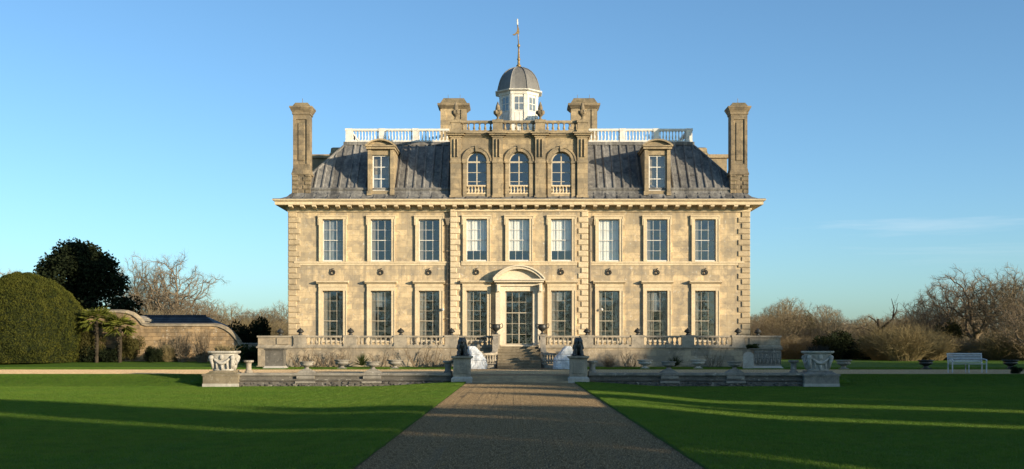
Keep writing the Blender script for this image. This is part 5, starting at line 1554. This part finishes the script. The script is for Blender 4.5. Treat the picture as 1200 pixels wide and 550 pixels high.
b = MB(); b.tube([P3(1029, 380), P3(1024, 375), P3(1018, 371), P3(1015, 372)], [.06, .05, .035, .015], 6); b.tube([P3(1030, 392), P3(1020, 387), P3(1008, 384), P3(1000, 386)], [.06, .045, .03, .012], 6)
b.build('broken_limb', 'bark_dark', sn, world=False, smooth=True)
# scrub and thickets
G5 = 'scrubby bushes along the woodland edge'
def sc_(key, px, Y, w, h, label): shrub(key, PX(px, Y), Y, w, h, label, G5, 'scrub_bush', 'bush')
sc_('scrub', 1060, 75, 3.0, 2.5, 'largest straw coloured thicket left of the white bench')
sc_('scrub', 1036, 78, 2.4, 2.2, 'straw coloured thicket under the dead snag')
sc_('scrub', 1090, 77, 2.4, 2.1, 'straw coloured thicket directly left of the bench')
sc_('scrub_b', 1120, 79, 3.0, 1.6, 'brown thicket behind the left end of the bench')
sc_('scrub_b', 1150, 79, 3.0, 1.5, 'brown thicket behind the right end of the bench')
sc_('scrub', 1178, 77, 3.0, 2.0, 'straw thicket right of the bench')
sc_('scrub_b', 1205, 76, 2.8, 2.5, 'brown thicket cut off by the right edge')
sc_('ivy', 1113, 83, 1.2, 3.0, 'ivy clad mass around the foot of the spreading tree')
sc_('dark', 1002, 82, 1.8, 1.7, 'dark evergreen bush left of the snag')
sc_('dark', 976, 82, 1.7, 2.2, 'dark evergreen bush right of the right carved urn')
sc_('dark', 1018, 80, 1.1, 1.2, 'low dark bush under the snag')
sc_('ivy', 944, 104, 1.3, 4.2, 'olive ivy clad conifer behind the carved urn')
sc_('scrub_b', 930, 84, 2.6, 1.6, 'brown thicket left of the right carved urn')
sc_('scrub_b', 955, 85, 2.8, 1.7, 'brown thicket behind the right carved urn')
sc_('scrub_b', 990, 86, 2.8, 1.6, 'brown thicket behind the dark evergreen bushes')
sc_('scrub_b', 908, 88, 2.6, 1.9, 'brown thicket behind the corner of the terrace')
sc_('ivy', 925, 92, 1.1, 1.8, 'olive bush between the terrace and the carved urn')
sc_('scrub_b', 322, 138, 5.8, 3.5, 'brown thicket left of the house corner')
sc_('scrub_b', 262, 138, 5.8, 3.7, 'brown thicket beyond the end of the curved wall')
sc_('scrub', 300, 138, 5.4, 4.0, 'straw thicket behind the dark bush by the low wall')
sc_('scrub_b', 236, 138, 5.8, 4.0, 'brown thicket behind the end of the slate roof')
sc_('scrub_b', 205, 138, 5.8, 4.8, 'brown thicket behind the slate roof')
sc_('scrub_b', 172, 138, 5.1, 5.1, 'brown thicket behind the stone pier')
for side, x0_, x1_, n_ in (('left', 165, 345, 16), ('right', 876, 1110, 24)):
    for i in range(n_):
        px = x0_+(x1_-x0_)*(i+.5*rnd.random())/n_; Yd = 145+35*rnd.random()
        bare(('oak', 'oak_b', 'tall', 'tall_b')[i % 4], PX(px, Yd), Yd, PZ(378 if side == 'left' else 380, Yd)*rnd.uniform(.85, 1.15), 'distant bare tree in the brown woodland %s of the house' % side, 'distant woodland trees %s of the house' % side, rnd.uniform(0, 6), 1.5)
# far woodland belt: reads as one mass
b = MB(); rng = random.Random(50)
for i in range(2600):
    x = rng.uniform(-75, 95); y = rng.uniform(150, 190)
    h = (4.0+1.2*mnoise.noise((x*.06, 0, 0))+.8*mnoise.noise((x*.25, 3, 0)))*rng.uniform(.55, 1.0)
    if -20 < x < 30: continue
    p = Vector((x, y, .8)); d = Vector((rng.gauss(0, .08), rng.gauss(0, .08), 1)).normalized()
    b.tube([p, p+d*h*.5, p+d*h], [.09, .06, .02], 3, cap=False)
    for k in range(16): q = p+d*h*rng.uniform(.12, .98); ribbon_card(b, q, rand_dir(rng, d, rng.uniform(.3, 1.2)), rng.uniform(.5, 1.6), .035, rng)
tag(b.build('far_woodland', 'twig_grey', fix=False), 'far brown winter woodland along the horizon', 'woodland', kind='stuff')

# ------------------------------------------------------------------ shelter belt that shades the lawn (stands right of the view)
AZ = R(53); EL = R(10.8)
sd = (math.sin(AZ), -math.cos(AZ))           # ground direction towards the sun
cd = (math.cos(AZ), math.sin(AZ))
G6 = 'shelter belt trees right of the lawn'
def belt_meshes():
    rng = random.Random(41); cs = []
    for i in range(170):
        z = .6+8.9*(i+rng.random())/170; a = i*2.4+rng.uniform(-.5, .5); k = 1 if z < 7.5 else math.sqrt(max(.1, 1-((z-7.5)/2.4)**2))
        rr = .95*k*math.sqrt(rng.random()); cs.append(((rr*math.cos(a), rr*math.sin(a), z), (.42, .42, .5)))
    b = MB(); scatter_leaves(b, cs, 14000, .2, rng)
    t = MB(); t.tube([(0, 0, -.3), (.05, 0, 4), (0, .05, 9)], [.28, .2, .06], 8)
    return t.mesh('trunk', 'bark_dark', True, False), b.mesh('crown', 'holm', False, False)
belt = belt_meshes()
def belt_tree(s_, c_, h, w=1.0, kind='ever', i=0):
    x = sd[0]*s_+cd[0]*c_; y = sd[1]*s_+cd[1]*c_
    lab = 'tall evergreen in the shelter belt right of the lawn, casting its shade'
    if kind == 'ever': tree2(belt, (x, y, -.1), lab, 'shelter_tree', G6, rz=i*1.3, scale=(h/10*w, h/10*w, h/10))
    else:
        tm, cm, H_ = BARE['oak']; o = empty('shelter_tree', (x, y, -.1), 'bare tree in the shelter belt right of the lawn', 'tree', G6, i*1.7); o.scale = (h/10*w, h/10*w, h/10)
        for nm, me in (('trunk', tm), ('crown', cm)): c = bpy.data.objects.new(nm, me); col.objects.link(c); c.parent = o
i = 0; rb_ = random.Random(88)
for lo, hi, h, r_ in ((74.5, 82, 11, 2.0), (68, 75, 12.6, 1.9), (57, 69, 16.4, 1.9), (36.4, 58, 15.8, 1.7), (33.0, 37, 12.9, 1.2), (28.5, 31.7, 12.2, 1.2), (26.7, 28.8, 10.7, 1.0), (22.2, 25.9, 11.4, 1.15), (19.8, 22.8, 12.9, 1.15), (15.45, 20.2, 15.4, 1.2), (5, 15.65, 15.9, 1.6)):
    n_ = max(2, math.ceil((hi-lo)/(r_*1.15)))
    for k in range(n_):
        c_ = lo+r_+(hi-lo-2*r_)*k/(n_-1)
        belt_tree(40+rb_.uniform(-2.5, 2.5), c_, h*rb_.uniform(.95, 1.06), r_/1.3*10/h, 'ever', i); i += 1
for k, (c_, h, s_) in enumerate(((34.5, 13.2, 46), (29.5, 12.6, 43), (23, 12.8, 46))):
    belt_tree(s_, c_, h, .42, 'bare', k)
# parkland trees behind the viewer: they show in the windows
for k, (x, h) in enumerate(((-38, 13), (-29, 15), (-20, 12), (-12, 14), (-4, 12.5), (4, 15), (13, 13), (22, 15), (31, 14))):
    if False: tree2(belt, (x, -70+4*math.sin(k*3), -.2), 'evergreen in the parkland opposite the house', 'parkland_tree', 'parkland trees opposite the house', rz=k, scale=(h/10*1.1, h/10*1.1, h/10))
    else:
        tm, cm, H_ = BARE['tall']; o = empty('parkland_tree', (x, -70+4*math.sin(k*3), -.2), 'bare tree in the parkland opposite the house', 'tree', 'parkland trees opposite the house', k); o.scale = (h/10*1.2, h/10*1.2, h/10)
        for nm, me in (('trunk', tm), ('crown', cm)): c = bpy.data.objects.new(nm, me); col.objects.link(c); c.parent = o

# ------------------------------------------------------------------ light, sky, camera
w = bpy.data.worlds.new('World'); sc.world = w; w.use_nodes = True
nt = w.node_tree; bg = nt.nodes['Background']
sky = nt.nodes.new('ShaderNodeTexSky'); sky.sky_type = 'NISHITA'; sky.sun_disc = False
sky.sun_elevation = EL; sky.sun_rotation = PI-AZ; sky.air_density = .75; sky.dust_density = 1.0; sky.ozone_density = 1.6; sky.altitude = 0
gain = nt.nodes.new('ShaderNodeMix'); gain.data_type = 'RGBA'; gain.blend_type = 'MULTIPLY'; gain.inputs['Factor'].default_value = 1
gain.inputs[7].default_value = (.73, .97, 1.09, 1); nt.links.new(sky.outputs[0], gain.inputs[6]); 
tc = nt.nodes.new('ShaderNodeTexCoord'); mp = nt.nodes.new('ShaderNodeMapping'); mp.inputs['Scale'].default_value = (2.2, 2.2, 34); mp.inputs['Rotation'].default_value = (0, R(-2.5), 0)
nz = nt.nodes.new('ShaderNodeTexNoise'); nz.inputs['Scale'].default_value = 1.3; nz.inputs['Detail'].default_value = 6; nz.inputs['Roughness'].default_value = .6; nz.inputs['Distortion'].default_value = .4
rp = nt.nodes.new('ShaderNodeValToRGB'); rp.color_ramp.elements[0].position = .52; rp.color_ramp.elements[1].position = .78
rp.color_ramp.elements[1].color = (.28, .28, .28, 1)
sx_ = nt.nodes.new('ShaderNodeSeparateXYZ'); band_ = nt.nodes.new('ShaderNodeValToRGB')       # thin cirrus low in the sky
for p_, v_ in ((.06, 0), (.088, .9), (.106, .9), (.125, 0)):
    el_ = band_.color_ramp.elements.new(p_); el_.color = (v_, v_, v_, 1)
band_.color_ramp.elements[0].color = (0, 0, 0, 1); band_.color_ramp.elements[-1].color = (0, 0, 0, 1)
mu = nt.nodes.new('ShaderNodeMath'); mu.operation = 'MULTIPLY'
cl_ = nt.nodes.new('ShaderNodeMix'); cl_.data_type = 'RGBA'; cl_.inputs[7].default_value = (6.2, 5.9, 5.6, 1)
nt.links.new(tc.outputs['Generated'], mp.inputs['Vector']); nt.links.new(mp.outputs[0], nz.inputs['Vector']); nt.links.new(nz.outputs['Fac'], rp.inputs['Fac'])
nt.links.new(tc.outputs['Generated'], sx_.inputs[0]); nt.links.new(sx_.outputs[2], band_.inputs['Fac'])
east = nt.nodes.new('ShaderNodeMapRange'); east.inputs[1].default_value = .08; east.inputs[2].default_value = .25; nt.links.new(sx_.outputs[0], east.inputs[0])
mu2 = nt.nodes.new('ShaderNodeMath'); mu2.operation = 'MULTIPLY'; nt.links.new(rp.outputs[0], mu2.inputs[0]); nt.links.new(east.outputs[0], mu2.inputs[1])
nt.links.new(mu2.outputs[0], mu.inputs[0]); nt.links.new(band_.outputs[0], mu.inputs[1]); nt.links.new(mu.outputs[0], cl_.inputs['Factor'])
nt.links.new(gain.outputs[2], cl_.inputs[6]); nt.links.new(cl_.outputs[2], bg.inputs['Color']); bg.inputs['Strength'].default_value = .125
sun = bpy.data.lights.new('sun', 'SUN'); sun.energy = 4.9; sun.angle = R(.7); sun.color = (1.0, .82, .575)
so = bpy.data.objects.new('sun', sun); col.objects.link(so); so.location = (60, -40, 40)
dv = Vector((-math.sin(AZ)*math.cos(EL), math.cos(AZ)*math.cos(EL), -math.sin(EL)))
so.rotation_euler = dv.to_track_quat('-Z', 'Y').to_euler()
cam = bpy.data.cameras.new('camera'); co = bpy.data.objects.new('camera', cam); col.objects.link(co)
co.location = CAM; co.rotation_euler = (PI/2, 0, 0)
cam.sensor_width = 36; cam.lens = 36*F/1200; cam.shift_x = -5/1200; cam.shift_y = (404-275)/1200
cam.clip_start = .1; cam.clip_end = 5000
sc.camera = co
for o in col.objects:
    if '_w' in o: del o['_w']
vsn = sc.view_settings; vsn.view_transform = 'Standard'; vsn.look = 'None'; vsn.exposure = .75; vsn.gamma = 1
sc.cycles.use_denoising = True
sc.cycles.max_bounces = 6; sc.cycles.transparent_max_bounces = 8
